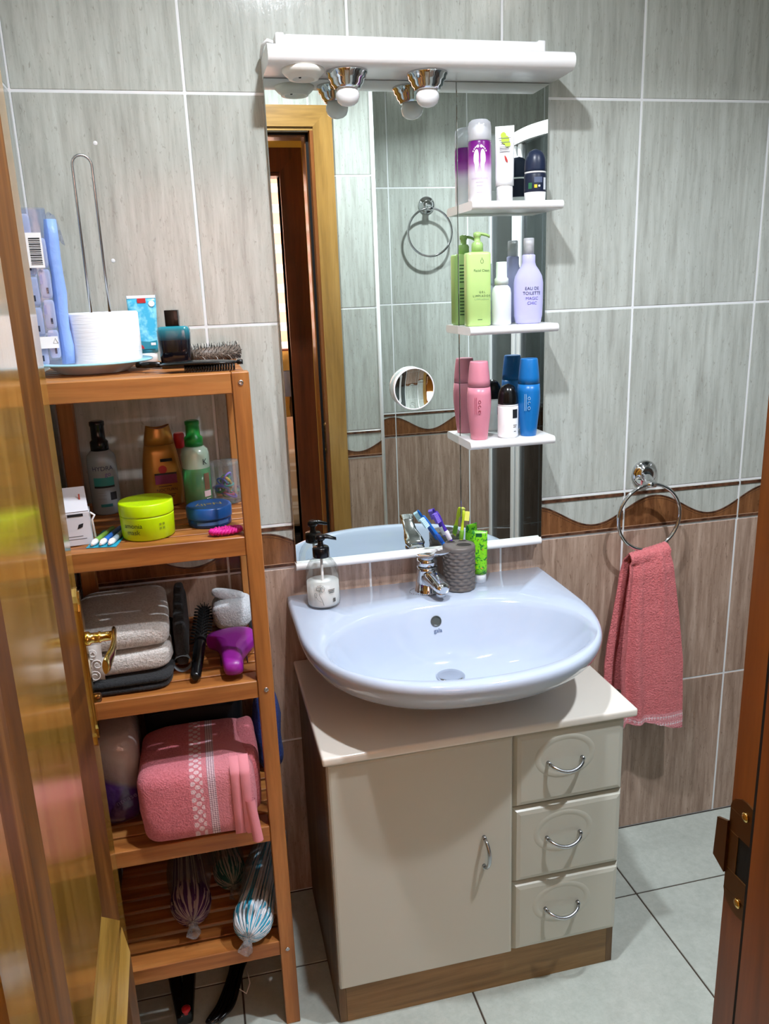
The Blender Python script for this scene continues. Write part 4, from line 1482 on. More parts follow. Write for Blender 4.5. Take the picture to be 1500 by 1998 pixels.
def shelf_unit():
    t = thing('shelf_unit', 'tall five-tier acacia wood shelf rack standing in the corner behind the door', 'shelf', (0, 0, 0))
    w = 0.030
    for (x, y) in ((SX0, SY0), (SX1 - w, SY0), (SX0, SY1 - w), (SX1 - w, SY1 - w)):
        o = MB().box(x, x + w, y, y + w, 0.0, LV[0], 0, 0.0015).build('post', SHELF_Z, t)
        if y == SY0:
            for z in (LV[0] - 0.018, LV[2] - 0.02, LV[4] - 0.022):
                MB().lathe([(0.0045, 0), (0.0045, 0.0012), (0.002, 0.0012), (0.0015, 0.0004)], n=12, c=(0, 0, 0), mat=Matrix.Translation((x + w / 2, y, z)) @ Matrix.Rotation(pi / 2, 4, 'X')).build('bolt', STEEL, o)
    for z in LV:
        MB().box(SX0 + w, SX1 - w, SY0 + 0.002, SY0 + 0.044, z - 0.036, z - 0.0005, 0, 0.0015).build('front_rail', SHELF_X, t)
        MB().box(SX0 + w, SX1 - w, SY1 - 0.030, SY1 - 0.002, z - 0.036, z - 0.0005, 0, 0.0015).build('back_rail', SHELF_X, t)
        for x in (SX0 + 0.002, SX1 - w + 0.004):
            MB().box(x, x + 0.022, SY0 + w, SY1 - w, z - 0.036, z - 0.010, 0, 0.0015).build('side_rail', SHELF_Y, t)
    me = None
    n, a, c = 7, SY0 + 0.050, SY1 - 0.034
    p = (c - a) / n
    for z in LV:
        for k in range(n):
            if me is None:
                o = MB().box(SX0 + 0.004, SX1 - 0.006, 0, p - 0.0085, -0.0095, 0, 0, 0.001).build('slat', SHELF_X, t)
                me = o.data
                o.location = (0, a, z - 0.0005)
            else:
                put('slat', me, t, (0, a + k * p, z - 0.0005))


shelf_unit()
# ---- on top
Z0 = LV[0]
t = thing('plate', 'white plate with a pale blue rim on top of the wooden shelf', 'plate', (0.114, -0.225, Z0))
MB().lathe([(0.058, 0.0), (0.062, 0.003), (0.080, 0.0155), (0.1035, 0.0185), (0.1045, 0.0198), (0.1030, 0.0208), (0.080, 0.0204), (0.062, 0.0075), (0.0, 0.006)], n=64, cap1=False).build('dish', pl('white stoneware', '#e8eef0', 0.2), t)
MB().lathe([(0.0985, 0.0173), (0.1041, 0.0180), (0.1052, 0.0199), (0.1032, 0.0213), (0.086, 0.0210)], n=64, cap0=False, cap1=False).build('blue_band', pl('sky blue glaze', '#9fd3e6', 0.2), t)

t = thing('paper_holder', 'chrome wire kitchen roll holder with a tall narrow loop', 'paper holder', (0.134, -0.200, Z0 + 0.0065), face_cam(0.134, -0.2, radians(10)))
pts = [(-0.0165, 0, 0.006), (-0.0165, 0, 0.348)] + [(-0.0165 * cos(a * pi / 10), 0, 0.348 + 0.0165 * sin(a * pi / 10)) for a in range(1, 10)] + [(0.0165, 0, 0.348), (0.0165, 0, 0.006)]
MB().tube(pts, 0.0024, 10).build('wire_loop', STEEL, t)
MB().lathe([(0.050, 0.0), (0.050, 0.004), (0.048, 0.0055), (0.0, 0.006)], n=40, cap1=False).build('base', STEEL, t)
t = thing('paper_roll', 'thick white roll of paper around the wire holder', 'paper roll', (0.137, -0.200, Z0 + 0.0130))
n_ = NT('white crepe paper')
n_.b.inputs['Base Color'].default_value = hx('#f4f4f6')
n_.set(Roughness=0.95)
n_.bump(n_.noise(n_.coords((20, 20, 260)), 1.0, 3), 0.5, 0.0015)
MB().lathe([(0.021, 0.0), (0.0615, 0.0), (0.0625, 0.004), (0.0625, 0.089), (0.060, 0.092), (0.021, 0.092), (0.021, 0.0)], n=56, cap0=False, cap1=False).build('paper', n_.m, t)
MB().lathe([(0.0208, 0.001), (0.0208, 0.0915), (0.0198, 0.0915), (0.0198, 0.001)], n=32, cap0=False, cap1=False).build('core_tube', pl('brown card', '#a98a66', 0.9), t)


def wipes():
    t = thing('hygiene_pack', 'tall pale blue plastic pack of small white packets standing on the plate', 'packet', (0.050, -0.248, Z0 + 0.018), face_cam(0.050, -0.248, radians(-2)))
    film = clear('blue film', '#9dbcf4', 0.28, 0.14, 0.12, (60, 0.4, 0.003), haze=0.08)
    blue = pl('blue wrapper', '#8fb2f0', 0.4, bump=(80, 0.5, 0.003))
    wh = pl('white packet', '#e9eefa', 0.45)
    # right hand blue sleeve
    b = MB()
    rs = []
    for k in range(9):
        z = 0.245 * k / 8
        w = 0.0112 + 0.0012 * sin(k * 2.1)
        rs.append([(0.024 + 0.001 * sin(k * 1.7) + w * math.copysign(abs(cos(2 * pi * j / 20)) ** 0.7, cos(2 * pi * j / 20)), 0.010 + 0.0125 * sin(2 * pi * j / 20), z) for j in range(20)])
    b.rings(rs)
    b.build('blue_sleeve', blue, t)
    # two stacked columns of little packets
    for col, (x, z0, n, w) in enumerate(((-0.018, 0.0, 5, 0.022), (0.0045, 0.012, 4, 0.0185))):
        hh = 0.049
        for k in range(n):
            z = z0 + k * (hh + 0.002)
            MB().pillow((x, -0.004, z + hh / 2), (w / 2, 0.009, hh / 2), 0.35, 0.35, 16, 10).build('packet', wh, t)
            MB().box(x + 0.000, x + 0.0035, -0.0138, -0.0132, z + 0.008, z + 0.018).build('print_mark', DARK_T, t)
            MB().box(x - 0.0085, x - 0.004, -0.0138, -0.0132, z + 0.024, z + 0.040).build('print_mark', pl('pale violet print', '#b9c2e6', 0.5), t)
    b = MB()
    rs = []
    for k in range(8):
        z = 0.262 * k / 7
        rs.append([(-0.008 + (0.0275 + 0.001 * sin(k * 2.3)) * math.copysign(abs(cos(2 * pi * j / 28)) ** 0.5, cos(2 * pi * j / 28)), -0.002 + 0.0150 * math.copysign(abs(sin(2 * pi * j / 28)) ** 0.6, sin(2 * pi * j / 28)), z) for j in range(28)])
    b.rings(rs, cap0=False, cap1=False)
    b.build('film_wrap', film, t)
    q = MB().box(-0.017, 0.008, -0.0182, -0.0175, 0.165, 0.222, 0)
    lb = q.build('barcode_label', WHITE, t)
    bc = MB()
    z = 0.170
    for k in range(15):
        h = 0.001 + 0.0012 * ((k * 7) % 3) / 2
        bc.box(-0.013, 0.005, -0.0186, -0.0182, z, z + h)
        z += h + 0.0014
    bc.build('barcode', DARK_T, lb)
    MB().box(-0.024, 0.012, -0.0186, -0.0178, 0.030, 0.050).build('white_sticker', WHITE, t)
    MB().tube([(0.0075 + 0.0045 * cos(a), -0.0188, 0.041 + 0.0055 * sin(a)) for a in (0.5 * pi, 1.17 * pi, 1.83 * pi)], 0.0005, 5, closed=True).build('recycling_mark', DARK_T, t)
    fl = MB()
    rs = [[(0.016 + 0.02 * s + 0.010 * cos(s * 5), 0.005, 0.250 + 0.012 * sin(s * pi) - 0.045 * s * s * (1 if s > 0.3 else 0.3)), (0.024 + 0.02 * s, 0.015, 0.247 + 0.014 * sin(s * pi) - 0.045 * s * s)] for s in [i / 8 for i in range(9)]]
    fl.rings(rs, 0, True, False, False, closed=False)
    fl.build('torn_flap', film, t)


wipes()


def kid_tube():
    x, y = 0.203, -0.105
    t = thing('toothpaste_tube', 'sky blue children toothpaste tube standing on its white cap behind the paper roll', 'toothpaste', (x, y, Z0), face_cam(x, y, radians(2)))
    n = NT('sky blue clouds')
    f = n.noise(n.coords((1, 0.3, 1)), 55, 3)
    n.l(n.mix(n.ramp(f, [(0.48, 0.0), (0.62, 1.0)]), '#3fb4dc', '#8fdcf2'), n.b.inputs['Base Color'])
    n.set(Roughness=0.3)
    squeeze_tube(t, n.m, WHITEG, 0.055, 0.132, 0.022, 0.020, 0.018)
    MB().box(-0.0268, 0.0268, -0.0030, -0.0024, 0.1265, 0.132).build('crimp_band', WHITE, t)
    MB().box(-0.008, 0.008, -0.0056, -0.0050, 0.1175, 0.1265, 0, 0.0002).build('red_badge', pl('red badge', '#c3262e', 0.35), t)
    b = MB()
    disc(b, 0.0185, 0.116, 0.0058, -0.0072, 0, 16)
    b.build('white_badge', WHITE, t)
    MB().prism([(-0.019, 0.030), (0.020, 0.030), (0.021, 0.046), (0.006, 0.044), (-0.0195, 0.047)], -0.0195, -0.0185).build('teal_panel', pl('teal print', '#1f8fa8', 0.35), t)
    MB().box(0.009, 0.018, -0.0199, -0.0195, 0.037, 0.042).build('white_badge', WHITE, t)
    MB().prism([(-0.014 + 0.010 * cos(a * pi / 8), 0.031 + 0.009 * sin(a * pi / 8)) for a in range(9)], -0.0199, -0.0194).build('red_print', pl('red print', '#b8343a', 0.4), t)


kid_tube()


def perfume():
    x, y = 0.261, -0.238
    t = thing('perfume_bottle', 'flat black and teal perfume bottle with a black cap', 'perfume', (x, y, Z0), face_cam(x, y, radians(-8)))
    n = NT('teal to black glass')
    tc = n.n('ShaderNodeTexCoord')
    sx = n.n('ShaderNodeSeparateXYZ')
    n.l(tc.outputs['Object'], sx.inputs[0])
    mr = n.n('ShaderNodeMapRange')
    mr.inputs['From Min'].default_value = 0.035
    mr.inputs['From Max'].default_value = 0.076
    n.l(sx.outputs['Z'], mr.inputs['Value'])
    n.l(n.ramp(mr.outputs[0], [(0.0, '#0b0c14'), (0.35, '#0f1a26'), (0.62, '#1e5f70'), (1.0, '#2a8a9a')]), n.b.inputs['Base Color'])
    n.set(Roughness=0.1, Coat_Weight=0.6)
    P = [(0.0265, 0.0), (0.0268, 0.002), (0.0295, 0.060), (0.0295, 0.068), (0.0275, 0.0735), (0.023, 0.0755)]
    MB().lathe([(w, d, z) for (w, z), d in zip(P, (0.0145, 0.0148, 0.016, 0.016, 0.015, 0.012))], n=56, e=4.5).build('bottle', n.m, t)
    MB().box(-0.0125, 0.0115, -0.010, 0.010, 0.0756, 0.104, 0, 0.0012, 2).build('cap', BLACK, t)


perfume()


def paddle():
    t = thing('vent_comb', 'black oval vent brush lying with its teeth down at the front of the shelf top', 'brush', (0.300, -0.335, Z0), radians(-8))
    rs = []
    for k in range(15):
        u = -1 + 2 * k / 14
        w = 0.024 * sqrt(max(0.0, 1 - abs(u) ** 2.6)) + 0.0015
        rs.append([(u * 0.069, w * cos(2 * pi * j / 16), 0.0150 - 0.002 * abs(u) ** 2 + 0.0042 * sin(2 * pi * j / 16) * (1 - 0.5 * abs(u) ** 4)) for j in range(16)])
    b = MB().rings(rs)
    b.build('paddle', BLACK, t)
    MB().tube([(-0.066, 0.006, 0.0135), (-0.098, 0.022, 0.013), (-0.112, 0.032, 0.0125)], [0.005, 0.006, 0.005], 10).build('handle', BLACK, t)
    MB().tube([(0.066, 0.0, 0.013), (0.076, 0.0, 0.013)], 0.0042, 8).build('end_knob', BLACK, t)
    tt = MB()
    for r_ in range(3):
        for k in range(19):
            x = -0.022 + 0.0046 * k
            tt.tube([(x, -0.021 + 0.012 * r_, 0.0125), (x, -0.023 + 0.012 * r_, 0.0006)], [0.0011, 0.0007], 5)
    tt.build('teeth', BLACK, t, kind='stuff')


paddle()


def hairbrush():
    t = thing('hairbrush', 'round hairbrush with black and pale bristles lying behind the perfume bottle', 'brush', (0.336, -0.205, Z0), radians(18))
    MB().tube([(-0.05, 0, 0.018), (-0.02, 0, 0.019), (0.045, 0, 0.021)], [0.012, 0.0135, 0.0125], 16).build('barrel', pl('grey brown barrel', '#6b5f55', 0.5), t)
    MB().tube([(-0.052, 0, 0.0165), (-0.075, 0.004, 0.0135), (-0.10, 0.006, 0.012)], [0.008, 0.010, 0.008], 12).build('handle', pl('pale wood handle', '#9c8464', 0.5), t)
    b1, b2 = MB(), MB()
    for k in range(22):
        for j in range(12):
            a = 2 * pi * (j + 0.5 * (k % 2)) / 12
            if -2.0 < a - 2 * pi < -1.1 or 4.3 < a < 5.1:
                ln = 0.0185
            else:
                ln = 0.0215
            x = -0.046 + 0.0042 * k
            c, s = cos(a), sin(a)
            zc = 0.0195 + 0.00003 * k
            z1 = max(0.0008, zc + ln * s)
            (b1 if (k * 5 + j) % 3 else b2).tube([(x, 0.012 * c, zc + 0.012 * s), (x + 0.002 * rnd.uniform(-1, 1), ln * c, z1)], [0.0007, 0.0004], 4)
    b1.build('bristles', BLACKM, t, kind='stuff')
    b2.build('pale_bristles', pl('pale bristle', '#d8d4cc', 0.5), t, kind='stuff')


hairbrush()

# ---- second tier
Z1 = LV[1]
x, y = 0.092, -0.118
t = thing('spray_bottle', 'translucent grey hair spray bottle with a black trigger cap and teal label', 'bottle', (x, y, Z1), face_cam(x, y))
r = 0.0285
MB().lathe([(0.026, 0), (r, 0.004), (r, 0.110), (0.0265, 0.119), (0.019, 0.128), (0.015, 0.130)], n=36).build('bottle', pl('smoky translucent plastic', '#8d979c', 0.25, sss=0.05), t)
MB().lathe([(0.0175, 0.128), (0.0175, 0.146), (0.0135, 0.150), (0.013, 0.176), (0.0145, 0.179), (0.0145, 0.186), (0.010, 0.188)], n=24).build('spray_head', BLACK, t)
label_band(r, 0.058, 0.077, -0.72, 0.72, 12).build('teal_label', pl('teal label', '#2c8482', 0.4), t)
label_band(r + 0.0002, 0.056, 0.060, -0.72, 0.72, 12).build('black_stripe', DARK_T, t)
label_band(r, 0.017, 0.023, -0.4, 0.4, 8).build('teal_label', pl('teal label small', '#256c72', 0.4), t)
txt(t, 'HYDRA', 0.0125, pl('indigo label print', '#27305a', 0.5), 0.095, rad=r)
txt(t, 'go', 0.0125, pl('violet label print', '#5d3f8c', 0.5), 0.083, rad=r, x=0.009)
label_band(r, 0.030, 0.046, 0.32, 0.80, 6).build('black_seal', DARK_T, t)
ink_lines(t, GREY_T, [(0.046, -0.016, 0.002), (0.041, -0.014, 0.002), (0.034, -0.014, 0.001)], rad=r)

x, y = 0.206, -0.098
t = thing('shampoo_bottle', 'golden tapered shampoo bottle with a dark red dip in its cap', 'bottle', (x, y, Z1), face_cam(x, y, radians(6)))
gold = pl('gold pearl plastic', '#a77a34', 0.3, 0.35)
MB().lathe([(0.036, 0.019, 0), (0.0395, 0.022, 0.004), (0.041, 0.023, 0.035), (0.0395, 0.0225, 0.075), (0.034, 0.020, 0.112), (0.0305, 0.0185, 0.128)], n=40, e=2.6).build('bottle', gold, t)
cp = MB()
rs = []
for k, (w, d, z) in enumerate(((0.0306, 0.0187, 0.1285), (0.0285, 0.018, 0.145), (0.0255, 0.017, 0.158), (0.0235, 0.016, 0.168))):
    rs.append([(w * cos(2 * pi * j / 36), d * sin(2 * pi * j / 36), z - (0.006 * (1 - abs(cos(2 * pi * j / 36)) ** 2) if k == 3 else 0)) for j in range(36)])
cp.rings(rs, cap1=False).build('cap', gold, t)
MB().add([(0.0222 * cos(2 * pi * j / 36), 0.0148 * sin(2 * pi * j / 36), 0.1655 - 0.006 * (1 - abs(cos(2 * pi * j / 36)) ** 2)) for j in range(36)] + [(0, 0, 0.1585)], [(j, (j + 1) % 36, 36) for j in range(36)]).build('cap_dip', pl('dark red cap', '#6c1a22', 0.3), t)
fr_ = -0.0232
MB().box(-0.004, 0.020, fr_ - 0.0008, fr_, 0.095, 0.101).build('black_tag', DARK_T, t)
b = MB()
disc(b, -0.001, 0.079, 0.0085, fr_ - 0.001)
b.build('red_seal', pl('red seal', '#a92c2c', 0.4), t)
MB().box(-0.018, 0.026, fr_ - 0.0014, fr_ - 0.0002, 0.049, 0.069).build('plum_label', pl('plum label', '#6d1f4a', 0.4), t)
MB().box(-0.018, 0.026, fr_ - 0.0016, fr_ - 0.0003, 0.068, 0.0715).build('black_stripe', DARK_T, t)
txt(t, 'NOCTURN', 0.0085, DARK_T, 0.036, front=fr_ - 0.0006, x=0.004)
ink_lines(t, DARK_T, [(0.044, -0.012, 0.014), (0.026, -0.006, 0.020), (0.022, -0.002, 0.018)], front=fr_ - 0.0004)

t = thing('red_capped_bottle', 'small bottle with a red cap mostly hidden behind the green spray bottle', 'bottle', (0.246, -0.064, Z1))
MB().lathe([(0.0155, 0), (0.017, 0.003), (0.017, 0.10), (0.012, 0.112)], n=24).build('bottle', pl('dark amber plastic', '#54301c', 0.3), t)
MB().lathe([(0.0115, 0.112), (0.0115, 0.140), (0.0095, 0.143)], n=24).build('cap', pl('red cap', '#b3262c', 0.3), t)

x, y = 0.276, -0.145
t = thing('detangler_bottle', 'clear spray bottle of green liquid with a green spray cap', 'bottle', (x, y, Z1), face_cam(x, y))
r = 0.0285
MB().lathe([(0.026, 0), (r, 0.004), (r, 0.112), (0.0265, 0.121), (0.019, 0.128), (0.0155, 0.130)], n=36).build('bottle', clear('frosted clear bottle', '#e6f2e8', 0.4, 0.2, 0.2, haze=0.1), t)
MB().lathe([(0.025, 0.001), (r - 0.001, 0.005), (r - 0.001, 0.0835), (0.0, 0.0836)], n=36, cap1=False).build('green_liquid', pl('green liquid', '#2fae56', 0.2, sss=0.2), t)
MB().lathe([(r - 0.0014, 0.0837), (r - 0.0014, 0.112), (0.025, 0.120), (0.017, 0.1275)], n=36, cap0=False).build('milky_inner', pl('milky plastic', '#cfe3d2', 0.4), t)
MB().lathe([(0.0185, 0.128), (0.0185, 0.145), (0.0145, 0.149), (0.0135, 0.170), (0.0145, 0.172), (0.0145, 0.178), (0.010, 0.180)], n=24).build('spray_head', pl('green plastic', '#127a2c', 0.3), t)
txt(t, 'K', 0.017, DARK_T, 0.097, rad=r, x=0.019)
b = label_band(r, 0.040, 0.074, 0.50, 0.95, 8)
b.build('brown_print', pl('brown print', '#7b5b44', 0.5), t)
label_band(r + 0.0002, 0.026, 0.038, 0.42, 1.0, 8).build('white_print', pl('pink white print', '#ead2d8', 0.5), t)
ink_lines(t, WHITE, [(0.022, 0.016, 0.027)], rad=r)


def tub():
    x, y = 0.334, -0.118
    t = thing('hair_tie_tub', 'clear plastic tub of coloured hair ties beside the green spray bottle', 'tub', (x, y, Z1))
    MB().lathe([(0.030, 0), (0.0315, 0.002), (0.034, 0.080), (0.0350, 0.0815), (0.0345, 0.084), (0.0, 0.0845)], n=40, cap1=False).build('tub', clear('milky clear tub', '#e9f1f3', 0.4, 0.2, 0.05, haze=0.10), t)
    cs = ['#1f8f5a', '#7b62c8', '#d24a78', '#2bb0a0', '#d0a83a', '#3f64c4']
    for k in range(14):
        c = Vector((rnd.uniform(-0.011, 0.011), rnd.uniform(-0.011, 0.011), 0.0125 + 0.0028 * k))
        q = Matrix.Rotation(rnd.uniform(-0.9, 0.9), 4, 'X') @ Matrix.Rotation(rnd.uniform(-0.9, 0.9), 4, 'Y')
        R = rnd.uniform(0.009, 0.0145)
        nm = cs[k % 6]
        MB().tube([q @ Vector((R * cos(2 * pi * j / 20), R * sin(2 * pi * j / 20), 0)) + c for j in range(20)], rnd.uniform(0.0018, 0.003), 6, closed=True).build('hair_tie', bpy.data.materials.get('tie ' + nm) or pl('tie ' + nm, nm, 0.6), t)


tub()

x, y = 0.182, -0.318
t = thing('hair_mask_jar', 'fluorescent yellow-green jar with a matching lid at the front of the second tier', 'jar', (x, y, Z1), face_cam(x, y, radians(14)))
neon = pl('fluorescent yellow plastic', '#bfe600', 0.35)
MB().lathe([(0.044, 0), (0.0468, 0.003), (0.0478, 0.040), (0.0478, 0.043)], n=56).build('jar', neon, t)
MB().lathe([(0.0482, 0.0435), (0.0484, 0.046), (0.0484, 0.064), (0.0470, 0.0665), (0.044, 0.066), (0.0, 0.0655)], n=56, cap1=False).build('lid', neon, t)
dk = pl('dark green jar print', '#2c4410', 0.5)
txt(t, 'amonia', 0.0125, dk, 0.029, rad=0.0478, x=-0.040)
txt(t, 'mask', 0.0125, dk, 0.017, rad=0.0478, x=-0.040)
for i_, (u, z) in enumerate(((0.008, 0.029), (0.0145, 0.029), (0.008, 0.0215), (0.0145, 0.0215))):
    label_band(0.0478, z - 0.002, z + 0.002, u / 0.0478, (u + 0.0042) / 0.0478, 3).build('print_mark', pl('olive jar print', '#7d9412', 0.5), t)

x, y = 0.293, -0.280
t = thing('cream_tin', 'round flat blue cream tin with gold lettering on its lid', 'tin', (x, y, Z1), face_cam(x, y, radians(10)))
bl = pl('deep blue tin', '#123f86', 0.3)
MB().lathe([(0.0385, 0), (0.0405, 0.002), (0.0405, 0.018)], n=48).build('tin', bl, t)
MB().lathe([(0.0422, 0.0155), (0.0425, 0.018), (0.0425, 0.035), (0.0405, 0.0380), (0.036, 0.0375), (0.0, 0.0370)], n=48, cap1=False).build('lid', pl('blue lid', '#1c5aa6', 0.3), t)
o = txt(t, 'Nelly', 0.024, pl('gold lettering', '#b9a868', 0.4), 0.0376, front=0.0, flat=True)
o.rotation_euler = (0, 0, pi)
label_band(0.0427, 0.006, 0.012, -0.8, 0.8, 14, off=-0.0018).build('pale_band', pl('pale blue print', '#4d78b8', 0.4), t)

t = thing('braided_band', 'magenta braided hair band by the right front post', 'hair band', (0.319, -0.366, Z1), radians(8))
mg = pl('magenta elastic', '#d31f8c', 0.6)
for k, (ph) in enumerate((0, 2 * pi / 3, 4 * pi / 3)):
    P = []
    for i in range(72):
        a = 2 * pi * i / 72
        rr = 0.0062 * cos(a * 9 + ph)
        P.append(((0.0230 + rr) * cos(a), (0.0095 + rr * 0.8) * sin(a), 0.0065 + 0.0030 * sin(a * 18 + 2 * ph) + 0.001))
    MB().tube(P, 0.0030, 6, closed=True).build('strand', mg, t)

t = thing('white_box', 'small white card box with torn lid beside the open door', 'box', (0.060, -0.326, Z1), radians(6))
card = pl('white card', '#d9dbe2', 0.55)
MB().box(-0.028, 0.025, -0.020, 0.020, 0.0, 0.060, 0, 0.0006).build('carton', card, t)
MB().add([(-0.028, -0.020, 0.062), (0.024, -0.020, 0.062), (0.021, 0.010, 0.100), (-0.028, 0.010, 0.100), (-0.028, -0.018, 0.060), (0.024, -0.018, 0.060), (0.021, 0.012, 0.098), (-0.028, 0.012, 0.098)], [(0, 1, 2, 3), (7, 6, 5, 4), (0, 4, 5, 1), (1, 5, 6, 2), (2, 6, 7, 3), (3, 7, 4, 0)]).build('lid_flap', card, t)
MB().box(-0.012, 0.014, -0.0206, -0.0200, 0.053, 0.0575).build('torn_slot', DARK_T, t)
MB().prism([(0.002, 0.030), (0.011, 0.033), (0.013, 0.040), (0.005, 0.038)], -0.0206, -0.02).build('print_mark', DARK_T, t)
ink_lines(t, GREY_T, [(0.012, -0.014, 0.016), (0.017, -0.014, 0.010)], front=-0.02)
MB().box(0.010, 0.0125, -0.0062, -0.0052, 0.080, 0.090).build('red_mark', pl('red numeral', '#b84a3a', 0.5), t)
MB().tube([(0.026, -0.020, 0.058), (0.033, -0.022, 0.053), (0.028, -0.021, 0.045), (0.030, -0.021, 0.012)], 0.002, 6).build('torn_tab', WHITE, t)

t = thing('brush_blister', 'turquoise card of small interdental brushes lying flat between box and jar', 'brush pack', (0.112, -0.318, Z1), radians(-10))
MB().box(-0.026, 0.026, -0.055, 0.055, 0.0, 0.0008).build('card', pl('turquoise card', '#2ba3bf', 0.5), t)
for k, c in enumerate(('#7fae4a', '#2f6fc4', '#8fa0b0')):
    b = MB().tube([(-0.015 + 0.015 * k, -0.048, 0.0062), (-0.013 + 0.015 * k, -0.030, 0.0062), (-0.006 + 0.014 * k, 0.048, 0.0062)], [0.0035, 0.0052, 0.0040], 10)
    o = b.build('brush_handle', pl('brush handle ' + c, c, 0.35), t)
    MB().tube([(-0.0155 + 0.015 * k, -0.055, 0.0062), (-0.0148 + 0.015 * k, -0.042, 0.0062), (-0.0135 + 0.015 * k, -0.034, 0.0062)], [0.002, 0.0056, 0.0054], 10).build('brush_tip', WHITE, o)


# ---- third tier
Z2 = LV[2]
GREYT = terry('light grey terry', '#e6e2dd', '#bdb6b0', 1.0, 210)
SATIN = pl('grey satin band', '#bdb7b2', 0.45, var=('#d6d2ce', 45))
CHARC = terry('charcoal terry', '#2b2d30', '#18191b', 0.8, 260)


def folded(name, label, mats, loc, hxyz, layers, amp=0.004, group=None, rz=0.0, seed=0.0, cat='towel', e=0.28):
    """folded towel: cushiony layers, each a child"""
    t = thing(name, label, cat, loc, rz, group)
    z = 0.0
    hz = hxyz[2] / layers
    for k in range(layers):
        MB().pillow((rnd.uniform(-0.003, 0.003), rnd.uniform(-0.003, 0.003), z + hz / 2), (hxyz[0], hxyz[1], hz / 2 + 0.0005), 0.42, e, 56, 18, amp, 26.0, seed=seed + k * 3.1).build('fold', mats, t)
        z += hz * 0.985
    return t


folded('folded_towel', 'charcoal towel lying folded flat under the light grey towel', CHARC, (0.117, -0.225, Z2), (0.083, 0.155, 0.028), 2, 0.003, seed=3.0)
t = folded('folded_towel', 'light grey fluffy bath towel folded on the third tier', GREYT, (0.112, -0.238, Z2 + 0.0275), (0.086, 0.125, 0.095), 2, 0.006, rz=radians(3), seed=9.0)
b = MB()
rs = []
for k in range(7):
    z = 0.004 + 0.070 * k / 6
    rs.append([(-0.080 + 0.040 * j / 8, -0.1265 - 0.0055 * sin(pi * min(1, max(0, k / 6))) + 0.002 * sin(j * 1.3 + k), z) for j in range(9)])
b.rings(rs, 0, True, False, False, closed=False)
b.build('satin_band', SATIN, t)
sc_ = MB()
for k in range(3):
    c0 = (-0.056 + 0.006 * (k % 2), 0.016 + 0.022 * k)
    sc_.tube([(c0[0] + (0.003 + 0.008 * s) * cos(s * 9 + k), -0.1335, c0[1] + (0.003 + 0.008 * s) * sin(s * 9 + k)) for s in [i / 16 for i in range(17)]], 0.0009, 5)
sc_.build('scroll_embroidery', pl('pale embroidery', '#e6e2de', 0.6), t)
t = thing('rolled_towel', 'charcoal towel bunched upright beside the grey towel with a grey hem', 'towel', (0.2150, -0.190, Z2))
MB().pillow((0.0, 0.0, 0.050), (0.0135, 0.122, 0.049), 0.42, 0.45, 44, 22, 0.006, 40.0, seed=5.0).build('cloth', CHARC, t)
MB().pillow((-0.001, 0.035, 0.072), (0.0115, 0.078, 0.040), 0.5, 0.5, 32, 18, 0.005, 40.0, seed=8.0).build('cloth_fold', CHARC, t)
hm = MB()
hm.rings([[(0.000 + 0.0155 * cos(a) * (1 + 0.06 * k), -0.110 - 0.008 * k, 0.0185 + 0.0165 * sin(a)) for a in [i * 2 * pi / 18 for i in range(18)]] for k in range(3)], cap0=False, cap1=False)
hm.build('hem_loop', pl('grey hem', '#8c9298', 0.8), t)


def round_brush():
    B, T_ = Vector((0.2385, -0.372, Z2 + 0.0125)), Vector((0.262, -0.075, Z2 + 0.029))
    t = thing('round_brush', 'black round hairbrush lying between the charcoal towel and the purple brush', 'brush', (0, 0, 0))
    MB().tube([B, B.lerp(T_, 0.03), B.lerp(T_, 0.25), B.lerp(T_, 0.45), B.lerp(T_, 0.5)], [0.006, 0.010, 0.0115, 0.0125, 0.010], 16).build('handle', BLACK, t)
    MB().tube([B.lerp(T_, 0.5), B.lerp(T_, 0.98), T_], [0.012, 0.013, 0.011], 16).build('barrel', BLACKM, t)
    b = MB()
    d = (T_ - B).normalized()
    a_ = d.orthogonal().normalized()
    c_ = d.cross(a_)
    for k in range(20):
        p = B.lerp(T_, 0.53 + 0.46 * k / 19)
        for j in range(14):
            a = 2 * pi * (j + 0.5 * (k % 2)) / 14
            v = a_ * cos(a) + c_ * sin(a)
            q = p + v * 0.0215
            if q.z < Z2 + 0.001:
                continue
            b.tube([p + v * 0.011, q], [0.0011, 0.0007], 4)
    b.build('bristles', BLACKM, t, kind='stuff')


round_brush()
t = thing('detangling_brush', 'purple palm-shaped detangling brush on the third tier slats', 'brush', (0.313, -0.290, Z2))
prp = pl('plum purple plastic', '#8a1d8c', 0.35)
O_ = [(-0.020, -0.086), (-0.008, -0.096), (0.008, -0.095), (0.016, -0.082), (0.015, -0.055), (0.024, -0.020), (0.041, 0.015), (0.048, 0.045), (0.040, 0.072), (0.012, 0.085), (-0.020, 0.080), (-0.044, 0.066), (-0.050, 0.050), (-0.034, 0.030), (-0.026, 0.000), (-0.023, -0.045)]
O2 = []
for i in range(len(O_)):
    p0, p1, p2, p3 = [Vector(O_[(i + d) % len(O_)]) for d in (-1, 0, 1, 2)]
    for k in range(4):
        s = k / 4
        O2.append(0.5 * (2 * p1 + (p2 - p0) * s + (2 * p0 - 5 * p1 + 4 * p2 - p3) * s * s + (3 * p1 - p0 - 3 * p2 + p3) * s ** 3))
ctr = Vector((0, 0))
MB().rings([[(p.x * s, p.y * s, z) for p in O2] for s, z in ((0.94, 0.012), (1.0, 0.018), (1.0, 0.030), (0.93, 0.0385), (0.75, 0.0425), (0.4, 0.0445))]).build('shell', prp, t)
b = MB()
